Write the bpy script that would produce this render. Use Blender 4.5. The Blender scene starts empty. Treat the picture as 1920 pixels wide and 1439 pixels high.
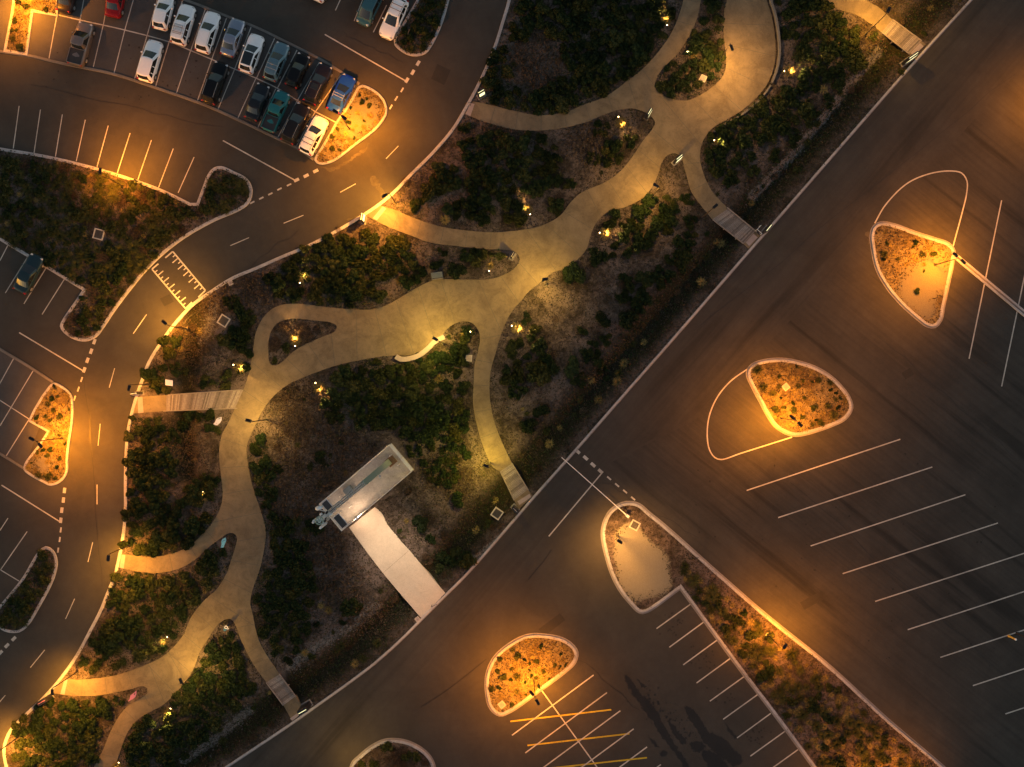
import bpy, bmesh, math, random
import numpy as np
from mathutils import Vector, Matrix
from mathutils.geometry import tessellate_polygon, delaunay_2d_cdt
random.seed(7); RNG = np.random.default_rng(7)
R = math.radians
sc = bpy.context.scene
# ------------------------------------------------------------------ camera, world, sun, exposure
H = 110.0                      # drone height, metres
S = 17.0                       # photo pixels (1920 wide) per metre on the ground
cam_d = bpy.data.cameras.new('camera'); cam = bpy.data.objects.new('camera', cam_d)
sc.collection.objects.link(cam); cam.location = (0, 0, H); cam.rotation_euler = (0, 0, 0)
cam_d.sensor_width = 36; cam_d.lens = 36 * H / (1920 / S); cam_d.clip_end = 3000; cam_d.clip_start = 1
sc.camera = cam
w = bpy.data.worlds.new("World"); sc.world = w; w.use_nodes = True
nt = w.node_tree; bg = nt.nodes['Background']
sky = nt.nodes.new('ShaderNodeTexSky'); sky.sky_type = 'NISHITA'; sky.sun_disc = False
sky.sun_elevation = R(4); sky.sun_rotation = R(250); sky.dust_density = 2.5; sky.air_density = 1.0; sky.ozone_density = 1.2
nt.links.new(sky.outputs[0], bg.inputs[0]); bg.inputs[1].default_value = 0.075
sd = bpy.data.lights.new('sun', 'SUN'); sd.energy = 0.09; sd.angle = R(40); sd.color = (1, 0.86, 0.70)
sun = bpy.data.objects.new('sun', sd); sc.collection.objects.link(sun); sun.rotation_euler = (R(50), 0, R(-250))
sc.view_settings.view_transform = 'Standard'; sc.view_settings.look = 'None'
sc.view_settings.exposure = 1.72; sc.view_settings.gamma = 1
ORANGE = (1.0, 0.295, 0.012); AMBER = (1.0, 0.50, 0.08); ROADC = (1.0, .38, .035); GARDEN = (1.0, 0.52, 0.14)
P_CAR = 4800.0; P_PATH = 2100.0; P_GARDEN = 190.0
# ------------------------------------------------------------------ helpers
C = sc.collection
def G(x, y, z=0.0):
    """ground point for a photo pixel, seen at height z"""
    k = (H - z) / H
    return Vector(((x - 960) / S * k, (719.5 - y) / S * k, z))
def g2(x, y): return ((x - 960) / S, (719.5 - y) / S)
def tag(o, label=None, cat=None, group=None, kind=None):
    if label: o['label'] = label
    if cat: o['category'] = cat
    if group: o['group'] = group
    if kind: o['kind'] = kind
    return o
def empty(name, loc=(0, 0, 0), rz=0):
    o = bpy.data.objects.new(name, None); C.objects.link(o); o.location = loc; o.rotation_euler = (0, 0, rz)
    o.empty_display_size = .2
    return o
class MB:
    """collects geometry, builds ONE mesh object"""
    def __init__(s): s.v = []; s.f = []; s.mi = []; s.sm = []
    def add(s, vs, fs, m=0, smooth=False):
        b = len(s.v); s.v += [tuple(p) for p in vs]
        for f in fs: s.f.append(tuple(i + b for i in f)); s.mi.append(m); s.sm.append(smooth)
    def box(s, c, d, rz=0, m=0, M=None):
        x, y, z = d[0] / 2, d[1] / 2, d[2] / 2
        vs = [Vector((i * x, j * y, k * z)) for i in (-1, 1) for j in (-1, 1) for k in (-1, 1)]
        if M is None: M = Matrix.Translation(c) @ Matrix.Rotation(rz, 4, 'Z')
        else: M = Matrix.Translation(c) @ M
        s.add([M @ p for p in vs], [(0, 1, 3, 2), (4, 6, 7, 5), (0, 4, 5, 1), (2, 3, 7, 6), (0, 2, 6, 4), (1, 5, 7, 3)], m)
    def bbox(s, c, d, rz=0, b=.02, m=0):
        """box with chamfered upright and top edges"""
        x, y, z = d[0] / 2, d[1] / 2, d[2] / 2
        M = Matrix.Translation(c) @ Matrix.Rotation(rz, 4, 'Z')
        def ring(e, zz, q): 
            X = x - e; Y = y - e
            return [Vector(p) for p in ((X - q, -Y, zz), (X, -Y + q, zz), (X, Y - q, zz), (X - q, Y, zz), (-X + q, Y, zz), (-X, Y - q, zz), (-X, -Y + q, zz), (-X + q, -Y, zz))]
        vs = ring(0, -z, b) + ring(0, z - b, b) + ring(b, z, b)
        fs = [tuple(range(7, -1, -1)), tuple(range(16, 24))]
        for k in (0, 8):
            for i in range(8): j = (i + 1) % 8; fs.append((k + i, k + j, k + 8 + j, k + 8 + i))
        s.add([M @ p for p in vs], fs, m)
    def tube(s, p0, p1, r0, r1=None, n=8, m=0, caps=True):
        p0 = Vector(p0); p1 = Vector(p1); r1 = r0 if r1 is None else r1
        d = (p1 - p0).normalized(); a = d.orthogonal().normalized(); b = d.cross(a)
        vs = []
        for p, r in ((p0, r0), (p1, r1)):
            for i in range(n):
                t = 2 * math.pi * i / n; vs.append(p + a * math.cos(t) * r + b * math.sin(t) * r)
        fs = [(i, (i + 1) % n, n + (i + 1) % n, n + i) for i in range(n)]
        s.add(vs, fs, m, True)
        if caps: s.add(vs, [tuple(range(n - 1, -1, -1)), tuple(range(n, 2 * n))], m)
    def lathe(s, prof, c=(0, 0, 0), n=20, m=0, M=None):
        M = M or Matrix.Identity(4); M = Matrix.Translation(c) @ M
        vs = []; fs = []
        for r, z in prof:
            for i in range(n):
                t = 2 * math.pi * i / n; vs.append(M @ Vector((r * math.cos(t), r * math.sin(t), z)))
        for k in range(len(prof) - 1):
            for i in range(n): fs.append((k * n + i, k * n + (i + 1) % n, (k + 1) * n + (i + 1) % n, (k + 1) * n + i))
        s.add(vs, fs, m, True)
    def build(s, name, mats, parent=None):
        me = bpy.data.meshes.new(name); me.from_pydata(s.v, [], s.f)
        if not isinstance(mats, (list, tuple)): mats = [mats]
        for mm in mats: me.materials.append(mm)
        me.polygons.foreach_set('material_index', s.mi); me.polygons.foreach_set('use_smooth', s.sm); me.update()
        o = bpy.data.objects.new(name, me); C.objects.link(o)
        if parent is not None: o.parent = parent
        return o
def spline(pts, closed=True, step=6):
    """Catmull-Rom through photo-pixel points; a point given as (x, y, 1) is a sharp corner"""
    n = len(pts); out = []
    P = [np.array(p[:2], float) for p in pts]; sharp = [len(p) > 2 for p in pts]
    rng = range(n) if closed else range(n - 1)
    for i in rng:
        p1 = P[i]; p2 = P[(i + 1) % n]
        p0 = P[i - 1] if (closed or i > 0) else p1 + (p1 - p2)
        p3 = P[(i + 2) % n] if (closed or i + 2 < n) else p2 + (p2 - p1)
        if sharp[i]: p0 = p1 + (p1 - p2)
        if sharp[(i + 1) % n]: p3 = p2 + (p2 - p1)
        L = np.linalg.norm(p2 - p1)
        if L < 1e-6: continue
        a = max(np.linalg.norm(p1 - p0), 1e-3) ** .5; b = L ** .5; c = max(np.linalg.norm(p3 - p2), 1e-3) ** .5
        t0 = 0; t1 = a; t2 = a + b; t3 = a + b + c
        k = max(1, int(L / step))
        for j in range(k):
            t = t1 + (t2 - t1) * j / k
            A1 = (t1 - t) / (t1 - t0) * p0 + (t - t0) / (t1 - t0) * p1
            A2 = (t2 - t) / (t2 - t1) * p1 + (t - t1) / (t2 - t1) * p2
            A3 = (t3 - t) / (t3 - t2) * p2 + (t - t2) / (t3 - t2) * p3
            B1 = (t2 - t) / (t2 - t0) * A1 + (t - t0) / (t2 - t0) * A2
            B2 = (t3 - t) / (t3 - t1) * A2 + (t - t1) / (t3 - t1) * A3
            out.append((t2 - t) / (t2 - t1) * B1 + (t - t1) / (t2 - t1) * B2)
    if not closed: out.append(P[-1])
    return [tuple(q) for q in out]
def area(poly):
    a = 0
    for i in range(len(poly)): x0, y0 = poly[i - 1][:2]; x1, y1 = poly[i][:2]; a += x0 * y1 - x1 * y0
    return a / 2
def slab(mb, poly_px, z1, z0=None, holes=(), m=0):
    """filled polygon at z1 with skirts down to z0"""
    loops = [poly_px] + list(holes); LL = []
    for k, l in enumerate(loops):
        q = [g2(*p[:2]) for p in l]
        if (area(q) > 0) != (k == 0): q = q[::-1]
        LL.append(q)
    tris = tessellate_polygon([[Vector((x, y, 0)) for x, y in q] for q in LL])
    flat = [p for q in LL for p in q]
    fs = []
    for t in tris:
        a, b, c = [flat[i] for i in t]
        if (b[0] - a[0]) * (c[1] - a[1]) - (b[1] - a[1]) * (c[0] - a[0]) < 0: t = (t[0], t[2], t[1])
        fs.append(tuple(t))
    mb.add([(x, y, z1) for x, y in flat], fs, m)
    if z0 is not None:
        for q in LL:
            n = len(q); mb.add([(x, y, z1) for x, y in q] + [(x, y, z0) for x, y in q],
                               [(i, n + i, n + (i + 1) % n, (i + 1) % n) for i in range(n)], m)
def ribbon(mb, pts_px, wl, wr, z1, z0=None, closed=False, m=0, bev=0):
    """strip along a px polyline; wl/wr metres to its left/right"""
    P = [np.array(g2(*p[:2])) for p in pts_px]; n = len(P); Lf = []; Rt = []
    for i in range(n):
        a = P[i - 1] if (closed or i > 0) else None; b = P[(i + 1) % n] if (closed or i < n - 1) else None
        d1 = (P[i] - a) if a is not None else (b - P[i]); d2 = (b - P[i]) if b is not None else d1
        d1 = d1 / (np.linalg.norm(d1) + 1e-9); d2 = d2 / (np.linalg.norm(d2) + 1e-9)
        t = d1 + d2; t = t / (np.linalg.norm(t) + 1e-9); nn = np.array((-t[1], t[0])); c = max(.45, float(nn @ np.array((-d1[1], d1[0]))))
        Lf.append(P[i] + nn * wl / c); Rt.append(P[i] - nn * wr / c)
    rng = range(n) if closed else range(n - 1)
    if z0 is None:
        mb.add([(*p, z1) for p in Lf] + [(*p, z1) for p in Rt], [(i, n + i, n + (i + 1) % n, (i + 1) % n) for i in rng], m)
    else:
        vs = []
        e = bev
        for i in range(n):
            u = (Rt[i] - Lf[i]); u = u / (np.linalg.norm(u) + 1e-9)
            vs += [(*Lf[i], z0), (*Lf[i], z1 - e), (*(Lf[i] + u * e), z1), (*(Rt[i] - u * e), z1), (*Rt[i], z1 - e), (*Rt[i], z0)]
        fs = []
        for i in rng:
            j = (i + 1) % n
            for k in range(5): fs.append((i * 6 + k, i * 6 + k + 1, j * 6 + k + 1, j * 6 + k))
        mb.add(vs, fs, m)
        if not closed: mb.add(vs, [(5, 4, 3, 2, 1, 0), tuple((n - 1) * 6 + k for k in range(6))], m)
def inpoly(x, y, poly):
    c = False; n = len(poly); j = n - 1
    for i in range(n):
        xi, yi = poly[i][0], poly[i][1]; xj, yj = poly[j][0], poly[j][1]
        if (yi > y) != (yj > y) and x < (xj - xi) * (y - yi) / (yj - yi) + xi: c = not c
        j = i
    return c
def inpoly_np(X, Y, poly):
    c = np.zeros(X.shape, bool); n = len(poly); j = n - 1
    for i in range(n):
        xi, yi = poly[i][0], poly[i][1]; xj, yj = poly[j][0], poly[j][1]
        if yi != yj: c ^= ((yi > Y) != (yj > Y)) & (X < (xj - xi) * (Y - yi) / (yj - yi) + xi)
        j = i
    return c
def pdist(X, Y, line):
    """distance in px from arrays X, Y to an open polyline"""
    d = np.full(np.shape(X), 1e9)
    for (ax, ay), (bx, by) in zip([p[:2] for p in line[:-1]], [p[:2] for p in line[1:]]):
        vx, vy = bx - ax, by - ay; L = vx * vx + vy * vy + 1e-9
        t = np.clip(((X - ax) * vx + (Y - ay) * vy) / L, 0, 1)
        d = np.minimum(d, np.hypot(X - ax - t * vx, Y - ay - t * vy))
    return d
# ------------------------------------------------------------------ materials
def newmat(name):
    m = bpy.data.materials.new(name); m.use_nodes = True; t = m.node_tree; b = t.nodes['Principled BSDF']
    return m, t, b
def N(t, typ, **kw):
    n = t.nodes.new(typ)
    for k, v in kw.items():
        if hasattr(n, k): setattr(n, k, v)
        else: n.inputs[k].default_value = v
    return n
def ramp(t, fac, stops):
    r = t.nodes.new('ShaderNodeValToRGB'); e = r.color_ramp.elements
    while len(e) < len(stops): e.new(.5)
    for i, (p, c) in enumerate(stops): e[i].position = p; e[i].color = (*c, 1)
    t.links.new(fac, r.inputs[0]); return r.outputs[0]
def noise(t, scale, detail=4, rough=.6, vec=None, dist=0):
    n = N(t, 'ShaderNodeTexNoise'); n.inputs['Scale'].default_value = scale; n.inputs['Detail'].default_value = detail
    n.inputs['Roughness'].default_value = rough; n.inputs['Distortion'].default_value = dist
    if vec is not None: t.links.new(vec, n.inputs['Vector'])
    return n.outputs['Fac']
def mix(t, mode, f, a, b):
    n = t.nodes.new('ShaderNodeMix'); n.data_type = 'RGBA'; n.blend_type = mode
    for s, v in ((n.inputs[0], f), (n.inputs[6], a), (n.inputs[7], b)):
        if hasattr(v, 'is_linked'): t.links.new(v, s)
        elif isinstance(v, (int, float)): s.default_value = v
        else: s.default_value = (*v, 1)
    return n.outputs[2]
def mth(t, op, a, b=None):
    n = t.nodes.new('ShaderNodeMath'); n.operation = op
    for s, v in ((n.inputs[0], a), (n.inputs[1], b)):
        if v is None: continue
        if hasattr(v, 'is_linked'): t.links.new(v, s)
        else: s.default_value = v
    return n.outputs[0]
def objvec(t, rot=0, scale=(1, 1, 1)):
    g = N(t, 'ShaderNodeNewGeometry'); mp = N(t, 'ShaderNodeMapping')
    mp.vector_type = 'TEXTURE' if False else 'POINT'
    r = N(t, 'ShaderNodeVectorRotate'); r.rotation_type = 'Z_AXIS'; r.inputs['Angle'].default_value = rot
    t.links.new(g.outputs['Position'], r.inputs['Vector']); t.links.new(r.outputs[0], mp.inputs['Vector']); mp.inputs['Scale'].default_value = scale
    return mp.outputs[0]
def bump(t, b, h, strength=.3, dist=.02):
    n = N(t, 'ShaderNodeBump'); n.inputs['Strength'].default_value = strength; n.inputs['Distance'].default_value = dist
    t.links.new(h, n.inputs['Height']); t.links.new(n.outputs[0], b.inputs['Normal'])
def paint(name, col, rough=.5, metal=0, spec=.5, coat=0, var=0.0, scale=3):
    m, t, b = newmat(name); b.inputs['Roughness'].default_value = rough; b.inputs['Metallic'].default_value = metal
    b.inputs['Specular IOR Level'].default_value = spec; b.inputs['Coat Weight'].default_value = coat; b.inputs['Coat Roughness'].default_value = .05
    v = max(var, .04); f = noise(t, scale, 5, .65, objvec(t))
    c = ramp(t, f, [(.25, tuple(x * (1 - v) for x in col)), (.75, tuple(min(1, x * (1 + v)) for x in col))])
    t.links.new(c, b.inputs['Base Color']); return m
def emis(name, col, s):
    m, t, b = newmat(name); b.inputs['Base Color'].default_value = (*col, 1); b.inputs['Emission Color'].default_value = (*col, 1); b.inputs['Emission Strength'].default_value = s
    return m
def asphalt(name, base=.055, rot=0, streak=0.0, tint=(1.0, .92, .80), sc2=.6, blot=.25):
    m, t, b = newmat(name); v = objvec(t)
    f1 = noise(t, 34, 3, .8, v); f2 = noise(t, .22, 6, .65, v, .5)
    c = ramp(t, f1, [(.25, tuple(base * .62 * x for x in tint)), (.5, tuple(base * x for x in tint)), (.8, tuple(base * 1.6 * x for x in tint))])
    c2 = ramp(t, f2, [(.3, (1 - blot,) * 3), (.7, (1 + blot * .6,) * 3)])
    c = mix(t, 'MULTIPLY', 1.0, c, c2)
    f6 = noise(t, 1.3, 5, .75, v, .3); c = mix(t, 'MULTIPLY', 1.0, c, ramp(t, f6, [(.28, (.88,) * 3), (.72, (1.1,) * 3)]))
    if streak:
        vs = objvec(t, rot, (.03, sc2, 1)); f3 = noise(t, 1.0, 4, .55, vs, .15)
        c3 = ramp(t, f3, [(.34, (1 - streak,) * 3), (.43, (1.0,) * 3), (.6, (1.08,) * 3)])
        c = mix(t, 'MULTIPLY', 1.0, c, c3)
        vs2 = objvec(t, rot, (.05, sc2 * 5, 1)); f4 = noise(t, 1.0, 3, .5, vs2, .1)
        c = mix(t, 'MULTIPLY', 1.0, c, ramp(t, f4, [(.3, (.82,) * 3), (.6, (1.04,) * 3)]))
    t.links.new(c, b.inputs['Base Color']); b.inputs['Roughness'].default_value = .78; b.inputs['Specular IOR Level'].default_value = .35
    bump(t, b, f1, .5, .012); return m
def concrete(name, col, grain=18, joints=0, rot=0, stain=.25, rough=.85):
    m, t, b = newmat(name); v = objvec(t)
    f1 = noise(t, grain, 4, .8, v); f2 = noise(t, .45, 6, .7, v, .6)
    c = ramp(t, f1, [(.25, tuple(x * .74 for x in col)), (.5, col), (.8, tuple(x * 1.22 for x in col))])
    c = mix(t, 'MULTIPLY', 1.0, c, ramp(t, f2, [(.3, (1 - stain,) * 3), (.65, (1.08,) * 3)]))
    f5 = noise(t, 3.2, 5, .75, v, 1.0)
    c = mix(t, 'MULTIPLY', 1.0, c, ramp(t, f5, [(.30, (1 - stain * .6,) * 3), (.5, (1.0,) * 3)]))
    t.links.new(c, b.inputs['Base Color']); b.inputs['Roughness'].default_value = rough; b.inputs['Specular IOR Level'].default_value = .3
    bump(t, b, f1, .4, .01); return m
def foliage(name, cols, rough=.75, trans=.0):
    m, t, b = newmat(name); g = N(t, 'ShaderNodeNewGeometry'); oi = N(t, 'ShaderNodeObjectInfo')
    f = mth(t, 'MULTIPLY_ADD', g.outputs['Random Per Island'], .50)
    f.node.inputs[2].default_value = 0; 
    f2 = mth(t, 'ADD', f, mth(t, 'MULTIPLY', oi.outputs['Random'], .50))
    n = len(cols); c = ramp(t, f2, [(i / (n - 1), k) for i, k in enumerate(cols)])
    t.links.new(c, b.inputs['Base Color']); b.inputs['Roughness'].default_value = .6; b.inputs['Specular IOR Level'].default_value = .14
    return m
M = {}
M['asphalt'] = asphalt('asphalt', .042)
M['asphalt_lot'] = asphalt('asphalt_lot', .040, R(39), .48, sc2=.50, tint=(1.0, .92, .80))
M['asphalt_drive'] = asphalt('asphalt_drive', .040, R(-49), .36, sc2=.40)
M['asphalt_bay'] = asphalt('asphalt_bay', .060, tint=(1.0, .97, .97), blot=.15)
M['kerb'] = concrete('kerb_concrete', (.42, .41, .42), 9, stain=.35)
M['kerb_island'] = concrete('island_kerb_concrete', (.36, .37, .41), 9, stain=.35)
M['gutter'] = concrete('gutter_concrete', (.24, .23, .23), 9)
M['strip'] = concrete('edge_strip_concrete', (.16, .15, .14), 9)
M['path'] = concrete('path_concrete', (.196, .153, .098), 26, stain=.40)
M['joint'] = paint('joint_groove', (.10, .09, .07), .9)
M['pad'] = concrete('tactile_pad', (.33, .28, .27), 14, stain=.15)
M['drive'] = concrete('driveway_concrete', (.48, .42, .35), 12, stain=.12)
M['yardfloor'] = concrete('compound_floor', (.50, .47, .43), 7, stain=.4)
M['white'] = concrete('white_line_paint', (.50, .48, .44), 15, stain=.35, rough=.7)
M['yellow'] = concrete('yellow_line_paint', (.50, .37, .03), 15, stain=.3, rough=.7)
M['sand'] = concrete('pale_sand', (.27, .235, .165), 8, stain=.55, rough=.95)
M['oil'] = asphalt('oil_stain', .022); M['patch'] = asphalt('newer_asphalt', .027)
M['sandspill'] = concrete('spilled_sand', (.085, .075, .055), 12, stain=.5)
M['paleconc'] = paint('pale_concrete', (.42, .39, .35), .85, var=.15, scale=9)
M['grate'] = paint('dark_steel_grate', (.085, .08, .075), .6, .4)
M['dark'] = paint('dark_painted_metal', (.018, .018, .02), .5, 0, .3)
M['pole'] = paint('brown_pole_paint', (.030, .022, .018), .5, 0, .4)
M['galv'] = paint('galvanised_steel', (.58, .62, .65), .45, .5, var=.15)
M['green'] = paint('pale_green_paint', (.26, .36, .30), .5, var=.10)
M['rust'] = paint('rusty_plate', (.16, .10, .055), .85, var=.3, scale=6)
M['offwhite'] = paint('off_white_plastic', (.66, .68, .70), .45)
M['whitepaint'] = paint('white_gloss_paint', (.80, .80, .82), .35)
M['wetpatch'] = asphalt('wet_asphalt', .019); M['wetpatch'].node_tree.nodes['Principled BSDF'].inputs['Roughness'].default_value = .45
M['pinksign'] = paint('pink_sign_paint', (.50, .16, .30), .5, var=.12, scale=8)
M['bluesign'] = paint('sky_blue_sign_paint', (.10, .42, .68), .5, var=.2, scale=6)
M['deepblue'] = paint('deep_blue_sign_paint', (.02, .13, .30), .5, var=.2, scale=6)
M['lavender'] = paint('pale_lavender_sign_paint', (.55, .60, .82), .5, var=.1, scale=6)
M['signface'] = emis('lit_sign_face', (.80, .76, .40), .55)
M['signbox'] = paint('black_sign_body', (.012, .013, .018), .4)
M['bark'] = paint('brown_bark', (.07, .05, .035), .9, var=.3)
M['yellowpost'] = paint('yellow_post_paint', (.50, .28, .02), .5)
M['led'] = emis('lamp_led', (1, .55, .14), 20.0)
M['uplens'] = emis('spotlight_lens', (1, .62, .26), 6.0)
M['stone'] = paint('grey_stones', (.11, .10, .095), .9, var=.5, scale=3)
m_, t_, b_ = newmat('deck_timber'); g_ = N(t_, 'ShaderNodeNewGeometry')
c_ = ramp(t_, g_.outputs['Random Per Island'], [(0, (.13, .105, .09)), (.4, (.22, .185, .165)), (1, (.31, .27, .245))])
c_ = mix(t_, 'MULTIPLY', 1.0, c_, ramp(t_, noise(t_, 5, 5, .7, objvec(t_)), [(.3, (.7,) * 3), (.7, (1.15,) * 3)]))
t_.links.new(c_, b_.inputs['Base Color']); b_.inputs['Roughness'].default_value = .8; M['timber'] = m_
M['leaf_dark'] = foliage('dark_green_leaves', [(.003, .007, .002), (.007, .017, .005), (.015, .030, .009), (.036, .058, .020)])
M['leaf_mid'] = foliage('mid_green_leaves', [(.007, .012, .003), (.016, .026, .007), (.034, .045, .013), (.080, .088, .030)])
M['leaf_olive'] = foliage('olive_strappy_leaves', [(.011, .016, .004), (.024, .030, .007), (.048, .052, .013), (.10, .095, .032)])
M['leaf_straw'] = foliage('straw_coloured_blades', [(.06, .048, .016), (.14, .105, .036), (.22, .17, .06), (.30, .24, .09)])
M['leaf_brown'] = foliage('dry_brown_twigs', [(.028, .018, .012), (.055, .036, .022), (.10, .07, .045), (.17, .13, .09)])
M['litter'] = foliage('ground_litter', [(.012, .009, .006), (.025, .022, .010), (.05, .038, .027), (.10, .078, .064), (.19, .155, .14)])
# bed soil: R = swale (dark olive grass), G = gravel, B = pale sand, all carried by a colour attribute (material zones)
def soilmat(name, light, dark, sk=1.0):
    m, t, b = newmat(name); v = objvec(t); a = N(t, 'ShaderNodeVertexColor'); a.layer_name = 'zone'
    s = N(t, 'ShaderNodeSeparateColor'); t.links.new(a.outputs[0], s.inputs[0])
    chips = noise(t, 7, 6, .92, v, .8); big = noise(t, .32, 5, .65, v, .6); mid = noise(t, 1.9, 5, .75, v, .5)
    fine = noise(t, 26, 3, .8, v)
    base = ramp(t, chips, [(.30, tuple(x * .30 for x in light)), (.47, tuple(x * .82 for x in light)), (.56, light), (.72, tuple(min(1, x * 1.5) for x in light))])
    dk = ramp(t, chips, [(.30, tuple(x * .35 for x in dark)), (.5, dark), (.72, tuple(x * 1.9 for x in dark))])
    f = ramp(t, mth(t, 'ADD', mth(t, 'MULTIPLY', big, .6), mth(t, 'MULTIPLY', mid, .4)), [(.42, (0, 0, 0)), (.56, (1, 1, 1))])
    c = mix(t, 'MIX', f, dk, base)
    sw = ramp(t, chips, [(.3, (.005, .005, .003)), (.52, (.014, .014, .007)), (.75, (.04, .033, .014))])
    c = mix(t, 'MIX', s.outputs[0], c, sw)
    gr = ramp(t, fine, [(.3, (.07, .065, .06)), (.5, (.17, .155, .14)), (.7, (.30, .28, .26))])
    c = mix(t, 'MIX', ramp(t, mth(t, 'ADD', s.outputs[1], mth(t, 'MULTIPLY', mth(t, 'SUBTRACT', mid, .5), .8)), [(.4, (0, 0, 0)), (.6, (1, 1, 1))]), c, gr)
    sa = ramp(t, fine, [(p_, tuple(q_ * sk for q_ in c_)) for p_, c_ in ((.3, (.085, .076, .055)), (.5, (.14, .128, .098)), (.7, (.19, .175, .135)))])
    c = mix(t, 'MIX', ramp(t, mth(t, 'ADD', s.outputs[2], mth(t, 'MULTIPLY', mth(t, 'SUBTRACT', mid, .5), .7)), [(.42, (0, 0, 0)), (.58, (1, 1, 1))]), c, sa)
    t.links.new(c, b.inputs['Base Color']); b.inputs['Roughness'].default_value = .95; b.inputs['Specular IOR Level'].default_value = .15
    bump(t, b, chips, .9, .05); return m
M['soil'] = soilmat('mulched_soil', (.150, .118, .104), (.036, .028, .021), 1.5)
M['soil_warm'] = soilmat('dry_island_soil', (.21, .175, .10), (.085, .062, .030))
def glassmat():
    m, t, b = newmat('tinted_car_glass'); b.inputs['Base Color'].default_value = (.012, .016, .018, 1); b.inputs['Roughness'].default_value = .06
    b.inputs['Specular IOR Level'].default_value = .8; return m
M['glass'] = glassmat()
M['tyre'] = paint('tyre_rubber', (.015, .015, .015), .85); M['rim'] = paint('alloy_rim', (.45, .45, .46), .35, .6)
M['trim'] = paint('black_trim', (.02, .02, .022), .5); M['tail'] = paint('red_tail_lens', (.35, .01, .01), .2); M['headl'] = paint('clear_head_lens', (.5, .52, .55), .15)
def carpaint(name, col, metal=.0): return paint(name, col, .32, metal, .22, .12 if max(col) < .5 else .6, .02)
# ------------------------------------------------------------------ traced outlines (photo pixels)
WK = [(962, -70), (959, -30), (955, 0), (942, 45), (927, 92), (902, 150), (877, 197), (850, 242), (812, 287), (772, 327), (739, 361), (710, 385), (680, 405), (635, 432),
      (580, 461), (530, 482), (480, 504), (437, 522), (400, 545), (362, 572), (325, 612), (300, 647), (280, 680), (266, 717), (250, 767), (240, 815), (237, 860), (236, 907),
      (236, 957), (232, 1002), (225, 1042), (216, 1079), (202, 1114), (190, 1144), (172, 1179), (145, 1229), (117, 1269), (87, 1304), (45, 1344), (20, 1371), (9, 1401), (11, 1429), (22, 1460), (45, 1500)]
EK = [(1884, -70), (1820, 0), (1737, 91), (1665, 172), (1590, 258), (1503, 358), (1440, 430), (1404, 471), (1260, 637), (1187, 720), (1077, 846), (997, 936), (960, 979), (873, 1078), (836, 1115), (790, 1161),
      (755, 1196), (705, 1241), (655, 1279), (592, 1324), (550, 1354), (480, 1401), (420, 1441), (340, 1495)]
wk = spline(WK, False); ek = spline(EK, False)
GARDEN_P = wk + [(45, 1540), (300, 1540)] + ek[::-1]
E_H = [(1434, -40), (1437, 0), (1446, 30), (1452, 65), (1454, 100), (1450, 130), (1440, 155), (1422, 180), (1392, 207), (1360, 227), (1335, 242), (1317, 267), (1312, 295), (1320, 330), (1335, 360), (1345, 372), (1365, 392, 1)]
E_G1 = [(1335, 412, 1), (1310, 381), (1296, 360), (1290, 342), (1283, 315), (1277, 297), (1265, 288), (1250, 293), (1240, 307), (1232, 332), (1218, 358), (1205, 372), (1172, 389), (1142, 397), (1120, 415), (1107, 442), (1100, 467),
        (1085, 485), (1060, 504), (1035, 512), (1020, 525), (992, 547), (975, 567), (960, 584), (942, 620), (930, 660), (920, 697), (918, 732), (922, 770), (930, 800), (947, 842), (960, 869, 1)]
E_F = [(938, 884, 1), (925, 877), (907, 840), (895, 800), (887, 757), (888, 720), (890, 685), (896, 660), (900, 637), (897, 620), (885, 606), (867, 603), (850, 609), (838, 618), (827, 632), (812, 644), (797, 657), (770, 666), (744, 667), (717, 669), (680, 675), (630, 686),
       (585, 702), (548, 718), (520, 737), (502, 757), (487, 782), (478, 800), (470, 818), (463, 840), (465, 865), (470, 895), (480, 930), (492, 965), (499, 995), (495, 1035), (487, 1070), (475, 1104), (470, 1129), (475, 1154), (480, 1179),
       (486, 1200), (500, 1226), (525, 1264, 1)]
E_I3 = [(500, 1279, 1), (480, 1252), (465, 1226), (450, 1194), (442, 1171), (432, 1160), (420, 1163), (405, 1176), (390, 1199), (375, 1224), (365, 1251), (350, 1276), (330, 1299), (307, 1321), (280, 1336), (257, 1351), (240, 1374), (227, 1406), (217, 1439), (208, 1480, 1)]
E_I2 = [(163, 1480, 1), (177, 1439), (195, 1404), (207, 1374), (222, 1346), (240, 1324), (265, 1309), (277, 1299), (277, 1290), (267, 1286), (250, 1291), (212, 1299), (180, 1304), (137, 1304), (97, 1299, 1)]
E_I1 = [(120, 1271, 1), (150, 1274), (187, 1271), (225, 1264), (262, 1251), (300, 1234), (325, 1214), (345, 1189), (357, 1161), (380, 1129), (405, 1106), (424, 1078), (435, 1047), (442, 1025), (445, 1007), (436, 999), (425, 1002), (408, 1014), (390, 1028), (367, 1049), (337, 1066), (300, 1074), (262, 1072), (224, 1064, 1)]
E_E = [(229, 1038, 1), (275, 1044), (312, 1041), (350, 1027), (375, 1007), (397, 982), (412, 957), (418, 932), (416, 900), (412, 865), (412, 840), (417, 815), (430, 790), (441, 766, 1)]
E_C = [(457, 731, 1), (463, 715), (470, 690), (475, 655), (481, 622), (495, 595), (517, 576), (547, 570), (580, 572), (617, 577), (655, 580), (692, 581), (720, 575), (745, 562), (775, 544), (810, 527), (842, 524), (880, 525), (917, 524),
       (945, 516), (965, 503), (975, 487), (968, 474), (945, 469), (905, 467), (855, 462), (805, 455), (767, 441), (730, 427), (687, 405, 1)]
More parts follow.
